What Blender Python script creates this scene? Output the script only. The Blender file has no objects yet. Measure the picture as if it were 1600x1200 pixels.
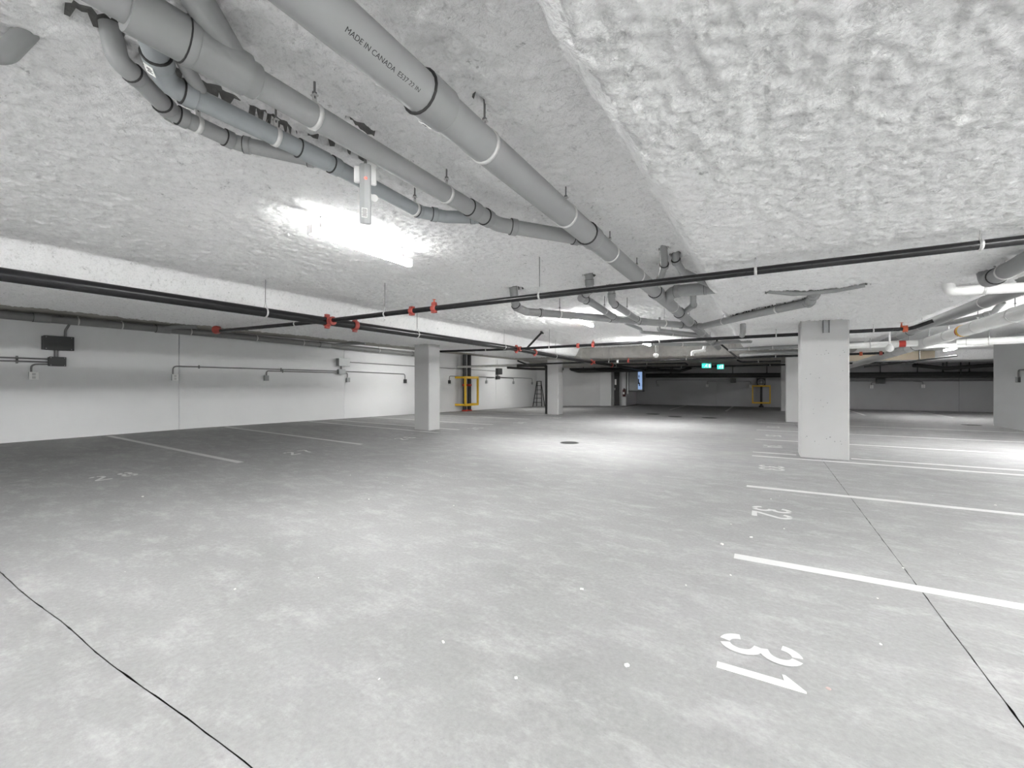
import bpy, math, random
import numpy as np
from mathutils import Vector, Matrix, Quaternion

random.seed(7)
SC = bpy.context.scene
COL = SC.collection
R = math.radians

# ------------------------------------------------------------------ camera, world, exposure
cam_data = bpy.data.cameras.new('camera')
cam_data.sensor_width = 36.0
cam_data.lens = 36.0 * 680.0 / 1600.0
cam_data.clip_start = 0.02
cam = bpy.data.objects.new('camera', cam_data)
COL.objects.link(cam)
cam.location = (0.0, 0.0, 1.3)
cam.rotation_euler = (R(90), 0, R(30.15))
SC.camera = cam

world = bpy.data.worlds.new('world')
SC.world = world
world.use_nodes = True
world.node_tree.nodes['Background'].inputs[0].default_value = (0.5, 0.5, 0.5, 1)
world.node_tree.nodes['Background'].inputs[1].default_value = 0.0

SC.view_settings.view_transform = 'Standard'
SC.view_settings.look = 'None'
SC.view_settings.exposure = 4.0
SC.view_settings.gamma = 1.0
SC.view_settings.use_curve_mapping = False
SC.cycles.max_bounces = 14
SC.cycles.diffuse_bounces = 10
SC.cycles.glossy_bounces = 4
LAMP = 60.0          # radiance of a lamp lens
LAMP_LEVEL = {'aisle_1': 0.30, 'aisle_2': 0.60, 'aisle_3': 0.58, 'rear': 0.9, 'right_rear_fill': 2.6, 'right': 0.65, 'right_far_fill': 0.6, 'far_right': 0.3, 'far_left': 0.25, 'left': 0.21}   # levels chosen to balance the light, unseen rear ones raised as ceiling fill

# ------------------------------------------------------------------ materials
MATS = {}
def mat(name, color, rough=0.6, metal=0.0, var=0.06, scale=8.0, bump=0.0, bscale=60.0, emit=None, estr=0.0, spec=0.5):
    if name in MATS:
        return MATS[name]
    m = bpy.data.materials.new(name)
    m.use_nodes = True
    nt = m.node_tree; N = nt.nodes; L = nt.links
    b = N['Principled BSDF']
    b.inputs['Roughness'].default_value = rough
    b.inputs['Metallic'].default_value = metal
    b.inputs['Specular IOR Level'].default_value = spec
    tc = N.new('ShaderNodeTexCoord')
    nz = N.new('ShaderNodeTexNoise'); nz.inputs['Scale'].default_value = scale; nz.inputs['Detail'].default_value = 5
    L.new(tc.outputs['Object'], nz.inputs['Vector'])
    mx = N.new('ShaderNodeMix'); mx.data_type = 'RGBA'
    c = np.array(color[:3])
    mx.inputs['A'].default_value = (*np.clip(c * (1 - var), 0, 1), 1)
    mx.inputs['B'].default_value = (*np.clip(c * (1 + var), 0, 1), 1)
    L.new(nz.outputs['Fac'], mx.inputs['Factor'])
    L.new(mx.outputs['Result'], b.inputs['Base Color'])
    if bump > 0:
        n2 = N.new('ShaderNodeTexNoise'); n2.inputs['Scale'].default_value = bscale; n2.inputs['Detail'].default_value = 6
        L.new(tc.outputs['Object'], n2.inputs['Vector'])
        bp = N.new('ShaderNodeBump'); bp.inputs['Strength'].default_value = 1.0; bp.inputs['Distance'].default_value = bump
        L.new(n2.outputs['Fac'], bp.inputs['Height']); L.new(bp.outputs['Normal'], b.inputs['Normal'])
    if emit is not None:
        b.inputs['Emission Color'].default_value = (*emit, 1)
        b.inputs['Emission Strength'].default_value = estr
    MATS[name] = m
    return m

def node_mat(name):
    m = bpy.data.materials.new(name); m.use_nodes = True
    return m, m.node_tree.nodes, m.node_tree.links, m.node_tree.nodes['Principled BSDF']

def make_floor_mat():
    m, N, L, b = node_mat('floor_concrete')
    tc = N.new('ShaderNodeTexCoord')
    mp = N.new('ShaderNodeMapping'); mp.inputs['Rotation'].default_value = (0, 0, R(25)); mp.inputs['Scale'].default_value = (1, 1.9, 1)
    L.new(tc.outputs['Object'], mp.inputs['Vector'])
    def noise(s, d, rough, src):
        n = N.new('ShaderNodeTexNoise'); n.inputs['Scale'].default_value = s; n.inputs['Detail'].default_value = d
        n.inputs['Roughness'].default_value = rough; L.new(src, n.inputs['Vector']); return n.outputs['Fac']
    def ramp(src, p0, p1, c0, c1):
        r = N.new('ShaderNodeValToRGB'); r.color_ramp.elements[0].position = p0; r.color_ramp.elements[1].position = p1
        r.color_ramp.elements[0].color = (c0, c0, c0, 1); r.color_ramp.elements[1].color = (c1, c1, c1, 1); L.new(src, r.inputs['Fac']); return r.outputs['Color']
    big = ramp(noise(0.55, 6, 0.6, mp.outputs['Vector']), 0.3, 0.7, 0.245, 0.31)
    dust = ramp(noise(2.6, 12, 0.78, mp.outputs['Vector']), 0.49, 0.68, 0.0, 0.55)
    fine = ramp(noise(38, 6, 0.7, tc.outputs['Object']), 0.3, 0.75, 0.84, 1.10)
    dots = ramp(noise(120, 2, 0.5, tc.outputs['Object']), 0.25, 0.31, 0.72, 1.0)
    m1 = N.new('ShaderNodeMix'); m1.data_type = 'RGBA'; L.new(dust, m1.inputs['Factor']); L.new(big, m1.inputs['A']); m1.inputs['B'].default_value = (0.455, 0.455, 0.453, 1)
    m2 = N.new('ShaderNodeMix'); m2.data_type = 'RGBA'; m2.blend_type = 'MULTIPLY'; m2.inputs['Factor'].default_value = 1; L.new(m1.outputs['Result'], m2.inputs['A']); L.new(fine, m2.inputs['B'])
    m3 = N.new('ShaderNodeMix'); m3.data_type = 'RGBA'; m3.blend_type = 'MULTIPLY'; m3.inputs['Factor'].default_value = 1; L.new(m2.outputs['Result'], m3.inputs['A']); L.new(dots, m3.inputs['B'])
    L.new(m3.outputs['Result'], b.inputs['Base Color'])
    b.inputs['Roughness'].default_value = 0.72
    b.inputs['Specular IOR Level'].default_value = 0.3
    bp = N.new('ShaderNodeBump'); bp.inputs['Strength'].default_value = 0.5; bp.inputs['Distance'].default_value = 0.003
    L.new(noise(45, 8, 0.7, tc.outputs['Object']), bp.inputs['Height']); L.new(bp.outputs['Normal'], b.inputs['Normal'])
    return m

def make_spray_mat():
    m, N, L, b = node_mat('sprayed_insulation')
    tc = N.new('ShaderNodeTexCoord')
    def noise(s, d, rough, dist=0.0):
        n = N.new('ShaderNodeTexNoise'); n.inputs['Scale'].default_value = s; n.inputs['Detail'].default_value = d
        n.inputs['Roughness'].default_value = rough; n.inputs['Distortion'].default_value = dist
        L.new(tc.outputs['Object'], n.inputs['Vector']); return n.outputs['Fac']
    def ramp(src, p0, p1, c0, c1):
        r = N.new('ShaderNodeValToRGB')
        r.color_ramp.elements[0].position = p0; r.color_ramp.elements[0].color = (c0, c0, c0, 1)
        r.color_ramp.elements[1].position = p1; r.color_ramp.elements[1].color = (c1, c1, c1, 1)
        L.new(src, r.inputs['Fac']); return r.outputs['Color']
    def mul(a, c):
        mx = N.new('ShaderNodeMix'); mx.data_type = 'RGBA'; mx.blend_type = 'MULTIPLY'; mx.inputs['Factor'].default_value = 1
        L.new(a, mx.inputs['A']); L.new(c, mx.inputs['B']); return mx.outputs['Result']
    # wads of fibre: crevice shade painted in as greyer specks, near-white tufts
    c = mul(ramp(noise(20, 8, 0.72, 0.5), 0.30, 0.46, 0.72, 0.97), ramp(noise(55, 5, 0.7, 0.3), 0.32, 0.50, 0.86, 1.0))
    c = mul(c, ramp(noise(9, 10, 0.8, 0.2), 0.34, 0.40, 0.55, 1.0))
    L.new(c, b.inputs['Base Color'])
    b.inputs['Roughness'].default_value = 0.95; b.inputs['Specular IOR Level'].default_value = 0.1
    bp = N.new('ShaderNodeBump'); bp.inputs['Strength'].default_value = 1.0; bp.inputs['Distance'].default_value = 0.016
    L.new(noise(60, 7, 0.72, 0.8), bp.inputs['Height']); L.new(bp.outputs['Normal'], b.inputs['Normal'])
    return m

FLOOR = make_floor_mat()
SPRAY = make_spray_mat()
SEAMLIT = mat('lamplit_seam_spray', (0.95, 0.95, 0.95), 0.95, var=0.03, scale=20, bump=0.012, bscale=60, spec=0.1)  # lamplight on the step seam, put into a whiter speckless colour
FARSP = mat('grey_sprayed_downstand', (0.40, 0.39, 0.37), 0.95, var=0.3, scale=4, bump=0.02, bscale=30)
RAW = mat('raw_slab_concrete', (0.38, 0.37, 0.335), 0.9, var=0.25, scale=3, bump=0.004, bscale=25)
TORNM = mat('shade_toned_torn_slab', (0.13, 0.13, 0.125), 0.95, var=0.4, scale=25, bump=0.006, bscale=50)  # slab in torn insulation, shade of the slots put into its dark tone
DARKGAP = mat('joint_dirt', (0.05, 0.05, 0.05), 0.95)
WALL = mat('painted_concrete_wall', (0.66, 0.665, 0.67), 0.75, var=0.05, scale=0.7, bump=0.0015, bscale=9, spec=0.3)
WALLDARK = mat('grey_painted_wall', (0.62, 0.62, 0.625), 0.8, var=0.08, scale=0.8, bump=0.0015, bscale=9, spec=0.3)
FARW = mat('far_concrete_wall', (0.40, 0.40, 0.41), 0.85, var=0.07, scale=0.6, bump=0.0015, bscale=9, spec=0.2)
PAINT = mat('white_line_paint', (0.55, 0.55, 0.55), 0.6, var=0.07, scale=30)
PVC = mat('grey_pvc', (0.28, 0.285, 0.285), 0.42, var=0.05, scale=4)
PVCF = mat('grey_pvc_fitting', (0.25, 0.255, 0.255), 0.38, var=0.05, scale=6)
PVCB = mat('blue_grey_pvc', (0.27, 0.29, 0.298), 0.42, var=0.05, scale=4)
GLUE = mat('black_joint_glue', (0.012, 0.012, 0.012), 0.5)
BLACK = mat('black_steel_pipe', (0.012, 0.012, 0.013), 0.27, var=0.4, scale=14, bump=0.0006, bscale=40)
BLACKM = mat('matte_black_metal', (0.02, 0.02, 0.02), 0.6)
RED = mat('red_grooved_fitting', (0.38, 0.07, 0.055), 0.45, var=0.15)
ORANGE = mat('orange_red_fitting', (0.60, 0.12, 0.05), 0.45, var=0.15)
ZINC = mat('zinc_strap', (0.62, 0.62, 0.61), 0.4, metal=0.4, var=0.1, scale=30)
ROD = mat('threaded_rod', (0.22, 0.22, 0.22), 0.45, metal=0.7, var=0.2, scale=60)
COND = mat('grey_conduit', (0.17, 0.17, 0.17), 0.45, metal=0.3)
BOXD = mat('dark_box_steel', (0.045, 0.047, 0.047), 0.5, metal=0.2)
BOXG = mat('galvanised_box_steel', (0.30, 0.31, 0.31), 0.45, metal=0.3)
WHITEP = mat('white_plastic', (0.80, 0.80, 0.79), 0.4, var=0.02)
SOCK = mat('pale_socket', (0.55, 0.55, 0.55), 0.5)
INSUL = mat('white_pipe_jacket', (0.78, 0.78, 0.77), 0.6, var=0.05, scale=5, bump=0.002, bscale=20)
STICK = mat('white_sticker', (0.82, 0.82, 0.8), 0.5)
INK = mat('black_ink', (0.02, 0.02, 0.02), 0.6)
YELLOW = mat('yellow_guard_paint', (0.72, 0.44, 0.02), 0.45, var=0.1)
REDP = mat('red_paint', (0.42, 0.03, 0.02), 0.4)
ALU = mat('aluminium', (0.35, 0.35, 0.35), 0.4, metal=0.6)
COLM = mat('painted_column', (0.44, 0.44, 0.438), 0.7, var=0.04, scale=1.2, bump=0.0012, bscale=16, spec=0.3)
PIT = mat('concrete_pit', (0.22, 0.22, 0.22), 0.9)
SIDE = {'aisle_1': 0.08, 'aisle_2': 0.4, 'aisle_3': 0.5}      # the frosted flanks of these lenses give less light than their undersides
LENS_SIDE = {k: mat('lamp_lens_side_' + k, (0.9, 0.9, 0.9), 0.4, emit=(1.0, 1.0, 0.985), estr=LAMP * f * SIDE.get(k, 1)) for k, f in LAMP_LEVEL.items()}
LENS = {k: mat('lamp_lens_' + k, (0.9, 0.9, 0.9), 0.4, emit=(1.0, 1.0, 0.985), estr=LAMP * f) for k, f in LAMP_LEVEL.items()}
GREENS = mat('exit_sign_green', (0.02, 0.35, 0.25), 0.4, emit=(0.03, 0.75, 0.60), estr=0.085)
SIGNW = mat('exit_sign_white', (0.8, 0.95, 0.92), 0.4, emit=(0.72, 1.0, 0.94), estr=0.09)
SCREEN = mat('blue_lit_screen', (0.1, 0.14, 0.2), 0.3, emit=(0.30, 0.45, 0.75), estr=0.05)
SCREENK = mat('screen_dark_shape', (0.01, 0.012, 0.02), 0.3)
LED = mat('red_led', (0.9, 0.1, 0.08), 0.3, emit=(1.0, 0.16, 0.12), estr=0.12)
CLEARISH = mat('frosted_grey_plastic', (0.42, 0.43, 0.43), 0.35, var=0.03)
CRUMB = mat('concrete_crumb', (0.62, 0.62, 0.60), 0.9, var=0.15)
DRAIN = mat('cast_iron', (0.06, 0.06, 0.06), 0.6, metal=0.3)
PLY = mat('beige_formwork_face', (0.50, 0.43, 0.33), 0.8, var=0.12, scale=2)

# ------------------------------------------------------------------ mesh helpers
def frame_from(t):
    t = Vector(t).normalized()
    a = Vector((0, 0, 1)) if abs(t.z) < 0.9 else Vector((1, 0, 0))
    x = a.cross(t).normalized(); y = t.cross(x).normalized()
    return x, y

class MB:
    def __init__(s): s.v = []; s.f = []; s.sm = []
    def add(s, vs, fs, smooth=False):
        o = len(s.v); s.v += [Vector(p) for p in vs]
        for f in fs: s.f.append([i + o for i in f]); s.sm.append(smooth)
        return s
    def box(s, c, d, rot=None, ch=0.0):
        hx, hy, hz = d[0] / 2, d[1] / 2, d[2] / 2
        if ch <= 0:
            vs = [Vector((x * hx, y * hy, z * hz)) for x in (-1, 1) for y in (-1, 1) for z in (-1, 1)]
            fs = [(0, 1, 3, 2), (4, 6, 7, 5), (0, 4, 5, 1), (2, 3, 7, 6), (0, 2, 6, 4), (1, 5, 7, 3)]
        else:                                       # vertical edges chamfered, top and bottom rim too
            def ring(k, z): return [Vector((x, y, z)) for x, y in ((-hx + k, -hy), (hx - k, -hy), (hx, -hy + k), (hx, hy - k), (hx - k, hy), (-hx + k, hy), (-hx, hy - k), (-hx, -hy + k))]
            def shr(r, k): return [Vector((p.x * (1 - k / hx), p.y * (1 - k / hy), p.z)) for p in r]
            r1, r2 = ring(ch, -hz + ch), ring(ch, hz - ch)
            r0 = [Vector((p.x, p.y, -hz)) for p in shr(r1, ch)]; r3 = [Vector((p.x, p.y, hz)) for p in shr(r2, ch)]
            vs = r0 + r1 + r2 + r3; fs = []
            for a in range(3):
                for i in range(8):
                    j = (i + 1) % 8; fs.append((a * 8 + i, a * 8 + j, a * 8 + 8 + j, a * 8 + 8 + i))
            fs.append(tuple(range(7, -1, -1))); fs.append(tuple(range(24, 32)))
        if rot is not None: vs = [rot @ p for p in vs]
        c = Vector(c)
        return s.add([p + c for p in vs], fs)
    def tube(s, path, r, n=16, caps=True, smooth=True):
        P = [Vector(p) for p in path]
        rr = r if isinstance(r, (list, tuple)) else [r] * len(P)
        T = []
        for i in range(len(P)):
            a = (P[i] - P[i - 1]).normalized() if i else (P[1] - P[0]).normalized()
            b = (P[i + 1] - P[i]).normalized() if i < len(P) - 1 else a
            t = (a + b)
            T.append(t.normalized() if t.length > 1e-6 else a)
        x, y = frame_from(T[0]); vs = []
        for i, p in enumerate(P):
            if i:
                q = T[i - 1].rotation_difference(T[i]); x = q @ x; y = q @ y
            for k in range(n):
                a = 2 * math.pi * k / n
                vs.append(p + (x * math.cos(a) + y * math.sin(a)) * rr[i])
        fs = []
        for i in range(len(P) - 1):
            for k in range(n):
                j = (k + 1) % n; fs.append((i * n + k, i * n + j, (i + 1) * n + j, (i + 1) * n + k))
        s.add(vs, fs, smooth)
        if caps:
            m = (len(P) - 1) * n
            s.add(vs[:n], [tuple(range(n - 1, -1, -1))]); s.add(vs[m:m + n], [tuple(range(n))])
        return s
    def lathe(s, o, axis, prof, n=20, smooth=True):          # prof: (radius, distance along axis)
        ax = Vector(axis).normalized(); o = Vector(o)
        return s.tube([o + ax * h for r, h in prof], [max(r, 1e-4) for r, h in prof], n, True, smooth) if len(set(h for r, h in prof)) == len(prof) else s._lathe(o, ax, prof, n, smooth)
    def _lathe(s, o, ax, prof, n, smooth):
        x, y = frame_from(ax); vs = []
        for r, h in prof:
            for k in range(n):
                a = 2 * math.pi * k / n; vs.append(o + ax * h + (x * math.cos(a) + y * math.sin(a)) * max(r, 1e-4))
        fs = [(i * n + k, i * n + (k + 1) % n, (i + 1) * n + (k + 1) % n, (i + 1) * n + k) for i in range(len(prof) - 1) for k in range(n)]
        return s.add(vs, fs, smooth)
    def torus(s, c, axis, R_, r, n=20, m=8, a0=0, a1=2 * math.pi):
        x, y = frame_from(axis); c = Vector(c); k = n if a1 - a0 > 6.2 else n + 1
        pts = [c + (x * math.cos(a0 + (a1 - a0) * i / n) + y * math.sin(a0 + (a1 - a0) * i / n)) * R_ for i in range(n + 1)]
        return s.tube(pts, r, m)
    def poly(s, pts, z0, z1):                                # extruded polygon in xy
        n = len(pts)
        vs = [(x, y, z0) for x, y in pts] + [(x, y, z1) for x, y in pts]
        fs = [tuple(range(n - 1, -1, -1)), tuple(range(n, 2 * n))] + [(i, (i + 1) % n, n + (i + 1) % n, n + i) for i in range(n)]
        return s.add(vs, fs)
    def mesh(s, name, m):
        me = bpy.data.meshes.new(name)
        me.from_pydata([tuple(p) for p in s.v], [], s.f)
        me.polygons.foreach_set('use_smooth', s.sm)
        me.materials.append(m); me.update()
        return me

def tag(o, label=None, cat=None, group=None, kind=None):
    if label: o['label'] = label
    if cat: o['category'] = cat
    if group: o['group'] = group
    if kind: o['kind'] = kind
    return o
def thing(name, label, cat, loc=(0, 0, 0), rz=0.0, group=None):
    o = bpy.data.objects.new(name, None); COL.objects.link(o)
    o.empty_display_size = 0.1
    o.location = loc; o.rotation_euler = (0, 0, rz)
    return tag(o, label, cat, group)
def obj(name, mb, m, parent=None, label=None, base=None):
    if isinstance(mb, MB):
        if base is not None:
            b = Vector(base); mb.v = [p - b for p in mb.v]
        me = mb.mesh(name, m)
    else: me = mb
    o = bpy.data.objects.new(name, me); COL.objects.link(o)
    if parent is not None: o.parent = parent
    if label: o['label'] = label
    return o

def fillet(pts, rad, k=6):
    P = [Vector(p) for p in pts]; out = [P[0]]
    for i in range(1, len(P) - 1):
        a, b, c = P[i - 1], P[i], P[i + 1]
        u = (a - b); w = (c - b); lu, lw = u.length, w.length; u.normalize(); w.normalize()
        ang = u.angle(w)
        if ang > R(176): out.append(b); continue
        d = min(rad / math.tan(ang / 2), lu * 0.45, lw * 0.45)
        p0, p1 = b + u * d, b + w * d
        for j in range(k + 1):
            t = j / k; out.append(p0 * (1 - t) ** 2 + b * 2 * t * (1 - t) + p1 * t * t)
    out.append(P[-1]); return out

# ------------------------------------------------------------------ numpy noise for height fields
def _hash(ix, iy, seed):
    h = (ix.astype(np.int64) * 374761393 + iy.astype(np.int64) * 668265263 + seed * 974634777) & 0x7fffffff
    h = ((h ^ (h >> 13)) * 1274126177) & 0x7fffffff
    return ((h ^ (h >> 16)) & 0xffff) / 65535.0
def vnoise(x, y, seed=0):
    ix, iy = np.floor(x), np.floor(y); fx, fy = x - ix, y - iy
    fx = fx * fx * (3 - 2 * fx); fy = fy * fy * (3 - 2 * fy)
    a, b = _hash(ix, iy, seed), _hash(ix + 1, iy, seed); c, d = _hash(ix, iy + 1, seed), _hash(ix + 1, iy + 1, seed)
    return (a * (1 - fx) + b * fx) * (1 - fy) + (c * (1 - fx) + d * fx) * fy
def fbm(x, y, seed, octs=4):
    s = 0; a = 0.5
    for o in range(octs):
        s = s + a * (vnoise(x, y, seed + o * 17) - 0.5); x = x * 2.03 + 13.7; y = y * 2.03 + 5.1; a *= 0.5
    return s
def sstep(e0, e1, x):
    t = np.clip((x - e0) / (e1 - e0), 0, 1); return t * t * (3 - 2 * t)

def fz(x, y):          # the floor rises a little towards the left wall and dips to the far left
    t = np.clip((-7.6 - x) / 5.6, 0, 1)
    return t * np.interp(y, [-6, 6, 26, 29], [0.115, 0.115, -0.18, -0.18])

def grid_obj(name, xs, ys, zf, m, parent=None, mats=None, matf=None, flip=False, warp=None):
    X, Y = np.meshgrid(xs, ys, indexing='ij')
    if warp: X, Y = warp(X, Y)
    Z = zf(X, Y)
    nx, ny = len(xs), len(ys)
    V = np.stack([X, Y, Z], -1).reshape(-1, 3)
    i, j = np.meshgrid(np.arange(nx - 1), np.arange(ny - 1), indexing='ij')
    a = (i * ny + j).ravel(); b = a + ny; c = b + 1; d = a + 1
    Fc = np.stack([a, d, c, b] if flip else [a, b, c, d], -1)
    me = bpy.data.meshes.new(name)
    me.vertices.add(len(V)); me.vertices.foreach_set('co', V.ravel().astype(np.float32))
    n = len(Fc)
    me.loops.add(n * 4); me.loops.foreach_set('vertex_index', Fc.ravel().astype(np.int32))
    me.polygons.add(n); me.polygons.foreach_set('loop_start', np.arange(0, n * 4, 4, dtype=np.int32))
    me.polygons.foreach_set('loop_total', np.full(n, 4, dtype=np.int32))
    me.polygons.foreach_set('use_smooth', np.ones(n, dtype=bool))
    for mm in (mats or [m]): me.materials.append(mm)
    if matf is not None:
        cx = V[Fc].mean(1); me.polygons.foreach_set('material_index', matf(cx).astype(np.int32))
    me.update(calc_edges=True); me.validate()
    o = bpy.data.objects.new(name, me); COL.objects.link(o)
    if parent is not None: o.parent = parent
    return o
def steps(*segs):
    out = []
    for a, b, d in segs: out += list(np.arange(a, b - d * 0.3, d))
    out.append(segs[-1][1]); return np.array(out)

# ------------------------------------------------------------------ the setting
# floor: a dark base in the saw joints and four slabs
floor = grid_obj('floor', steps((-13.6, 14.5, 0.4)), steps((-6.4, 29, 0.4)), lambda x, y: fz(x, y) - 0.03, DARKGAP)
tag(floor, kind='structure')
JX, JY, G = 0.85, 0.825, 0.0018
def slab(x0, x1, y0, y1, fx, fy):
    xs = [x for x in steps((-13.4, -8, 0.3), (-8, -5.2, 0.2), (-5.2, 1.0, 0.05), (1.0, 14.3, 0.4)) if x0 < x < x1]
    ys = [y for y in steps((-6.2, 0.5, 0.3), (0.5, 9.5, 0.05), (9.5, 28.8, 0.3)) if y0 < y < y1]
    xs = np.array([x0] + xs + [x1]); ys = np.array([y0] + ys + [y1])
    def warp(X, Y):
        X, Y = X.copy(), Y.copy()
        Y = Y + 0.05 * fbm(X * 0.7, X * 0, 12, 3) * np.exp(-((Y - JY) / 0.4) ** 2)
        if fx is not None:
            e = X == fx; j = (vnoise(Y[e] * 14, Y[e] * 0, 3 if fx == x0 else 4)) ** 4 * 0.005
            X[e] += j if fx == x0 else -j
        if fy is not None:
            e = np.broadcast_to(ys == fy, Y.shape); j = (vnoise(X[e] * 14, X[e] * 0, 5 if fy == y0 else 6)) ** 4 * 0.005
            Y[e] += (j if fy == y0 else -j)
        return X, Y
    o = grid_obj('slab', xs, ys, lambda x, y: fz(x, y), FLOOR, floor, warp=warp)
    # slab edge: a skirt down into the joint
    return o
slab(-13.4, JX - G, -6.2, JY - G, JX - G, JY - G)
slab(-13.4, JX - G, JY + G, 28.8, JX - G, JY + G)
slab(JX + G, 14.3, -6.2, JY - G, JX + G, JY - G)
slab(JX + G, 14.3, JY + G, 28.8, JX + G, JY + G)

# ceiling: sprayed soffit with lower bands on the column lines and a lower far bay
Z_A, Z_B, Z_F = 2.74, 2.42, 2.32
def ceil_z(x, y):
    w = 0.07 * fbm(x * 2.2, y * 2.2, 91, 3)
    xe, ye = x + w, y + w
    left = sstep(-6.40, -6.62, xe) * sstep(-9.42, -9.26, xe + 0.14 * fbm(x * 0 + 3, y * 4, 33, 4))
    right = sstep(-0.76, -0.50, xe + 0.09 * fbm(y * 5, x * 5, 37, 4)) * sstep(2.5, 2.3, xe)
    z = Z_A - (Z_A - Z_B) * np.maximum(left, right)
    far = sstep(16.6, 17.05, ye) * sstep(2.7, 2.4, xe) * sstep(-9.5, -9.3, xe) + sstep(24.9, 25.1, ye)
    z = np.minimum(z, Z_A - (Z_A - Z_F) * np.clip(far, 0, 1))
    bay = sstep(-9.28, -9.42, xe)
    z = z + 0.04 * bay
    wx, wy = x + 0.06 * fbm(x * 6, y * 6, 5, 2), y + 0.06 * fbm(x * 6, y * 6, 8, 2)
    n = fbm(wx * 9, wy * 9, 11, 3) * 0.024 + fbm(wx * 29, wy * 29, 61, 2) * 0.045 - np.abs(fbm(wx * 21, wy * 21, 51, 2)) * 0.05 + 0.01 + fbm(x * 0.8, y * 0.8, 71, 2) * 0.03
    return z - n * (1 - 0.85 * bay) + 0.05 * torn(x, y)
TORN = [(-2.36, 0.90, -2.345, 1.50, 0.050), (-1.955, 1.60, -1.945, 1.78, 0.018), (-2.27, 1.60, -2.22, 1.95, 0.02), (0.02, 6.08, 0.52, 6.34, 0.045), (0.52, 6.34, 1.0, 6.25, 0.035),
        (0.9, 6.24, 1.02, 6.24, 0.05), (-2.30, 0.62, -2.28, 0.70, 0.05), (-3.25, 5.62, -3.2, 5.66, 0.09), (-2.0, 5.46, -2.0, 5.5, 0.075), (-1.93, 6.2, -1.93, 6.25, 0.075), (-0.93, 4.8, -0.9, 4.75, 0.06),
        (-0.86, 5.08, -0.86, 5.12, 0.06), (-0.55, 8.1, -0.12, 7.51, 0.045), (-0.12, 7.51, 0.5, 6.82, 0.05), (3.42, 10.2, 3.42, 10.45, 0.12), (1.98, 5.0, 2.02, 6.15, 0.10), (-1.25, 1.80, -1.25, 1.86, 0.012)]
def torn(x, y):
    d = np.full(np.shape(x), 9.0)
    for x0, y0, x1, y1, hw in TORN:
        vx, vy = x1 - x0, y1 - y0; L2 = vx * vx + vy * vy + 1e-9
        t = np.clip(((x - x0) * vx + (y - y0) * vy) / L2, 0, 1)
        d = np.minimum(d, np.hypot(x - x0 - t * vx, y - y0 - t * vy) / hw)
    return d + 1.3 * fbm(x * 18, y * 18, 44, 3) < 1.0
cxs = steps((-13.6, -10.0, 0.2), (-10.0, -6.0, 0.03), (-6.0, 2.7, 0.017), (2.7, 14.4, 0.1))
cys = steps((-6.4, 0.0, 0.2), (0.0, 0.5, 0.03), (0.5, 6.0, 0.017), (6.0, 8.0, 0.03), (8.0, 18.0, 0.06), (18.0, 28.9, 0.12))
def cmat(c):
    e = -9.36 - 0.10 * fbm(c[:, 1] * 2.0, c[:, 1] * 0, 33, 4) + 0.05 * fbm(c[:, 1] * 9, c[:, 0] * 9, 34, 2)
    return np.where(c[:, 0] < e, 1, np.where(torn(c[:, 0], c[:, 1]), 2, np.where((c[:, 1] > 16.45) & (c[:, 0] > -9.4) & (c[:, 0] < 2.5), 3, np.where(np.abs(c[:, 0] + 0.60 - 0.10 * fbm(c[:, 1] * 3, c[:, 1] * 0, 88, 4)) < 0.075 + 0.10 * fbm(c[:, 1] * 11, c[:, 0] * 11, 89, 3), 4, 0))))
ceiling = grid_obj('ceiling', cxs, cys, ceil_z, SPRAY, mats=[SPRAY, RAW, TORNM, FARSP, SEAMLIT], matf=cmat, flip=True)
tag(ceiling, kind='structure')

def panel_wall(name, axis, at, thick, spans, z0, z1, m, gap=0.012, back=None):
    """a wall of cast panels with recessed joints; axis is the direction it runs in, thick points away from the room"""
    lo, hi = spans[0], spans[-1]
    def bx(a0, a1, t0, t1, za, zb):
        if axis == 'y': return MB().box((at + (t0 + t1) / 2, (a0 + a1) / 2, (za + zb) / 2), (abs(t1 - t0), a1 - a0, zb - za))
        return MB().box(((a0 + a1) / 2, at + (t0 + t1) / 2, (za + zb) / 2), (a1 - a0, abs(t1 - t0), zb - za))
    w = obj(name, bx(lo, hi, thick * 0.5, thick, z0, z1), DARKGAP); tag(w, kind='structure')
    for a0, a1 in zip(spans[:-1], spans[1:]):
        obj('wall_panel', bx(a0 + gap / 2, a1 - gap / 2, 0, thick * 0.6, z0, z1), m, w)
    return w
panel_wall('wall_left', 'y', -13.2, -0.3, [-6.2, 0.30, 5.45, 10.6, 15.75, 20.9, 26.0], -0.4, 3.0, WALL)
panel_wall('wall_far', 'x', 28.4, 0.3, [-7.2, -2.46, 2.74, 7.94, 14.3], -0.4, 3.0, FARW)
panel_wall('wall_right', 'y', 6.2, 0.4, [-6.2, -0.7, 4.3, 9.3, 14.3, 19.38], -0.2, 3.0, WALL)
w = obj('wall_back', MB().box((-10.2, 26.25, 1.2), (6.0, 0.5, 3.4)).box((-7.55, 27.45, 1.2), (0.7, 2.3, 3.38)), WALLDARK); tag(w, kind='structure')
w = obj('wall_rear', MB().box((0.5, -6.3, 1.3), (27.8, 0.2, 3.6)), WALL); tag(w, kind='structure')
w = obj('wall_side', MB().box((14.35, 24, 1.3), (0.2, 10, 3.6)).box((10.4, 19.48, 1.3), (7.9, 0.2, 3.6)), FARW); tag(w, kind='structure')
# pale boarded face of the far right downstand
w = obj('trim_1', MB().box((4.5, 24.86, 2.52), (3.4, 0.1, 0.36)), PLY); tag(w, kind='structure')

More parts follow.
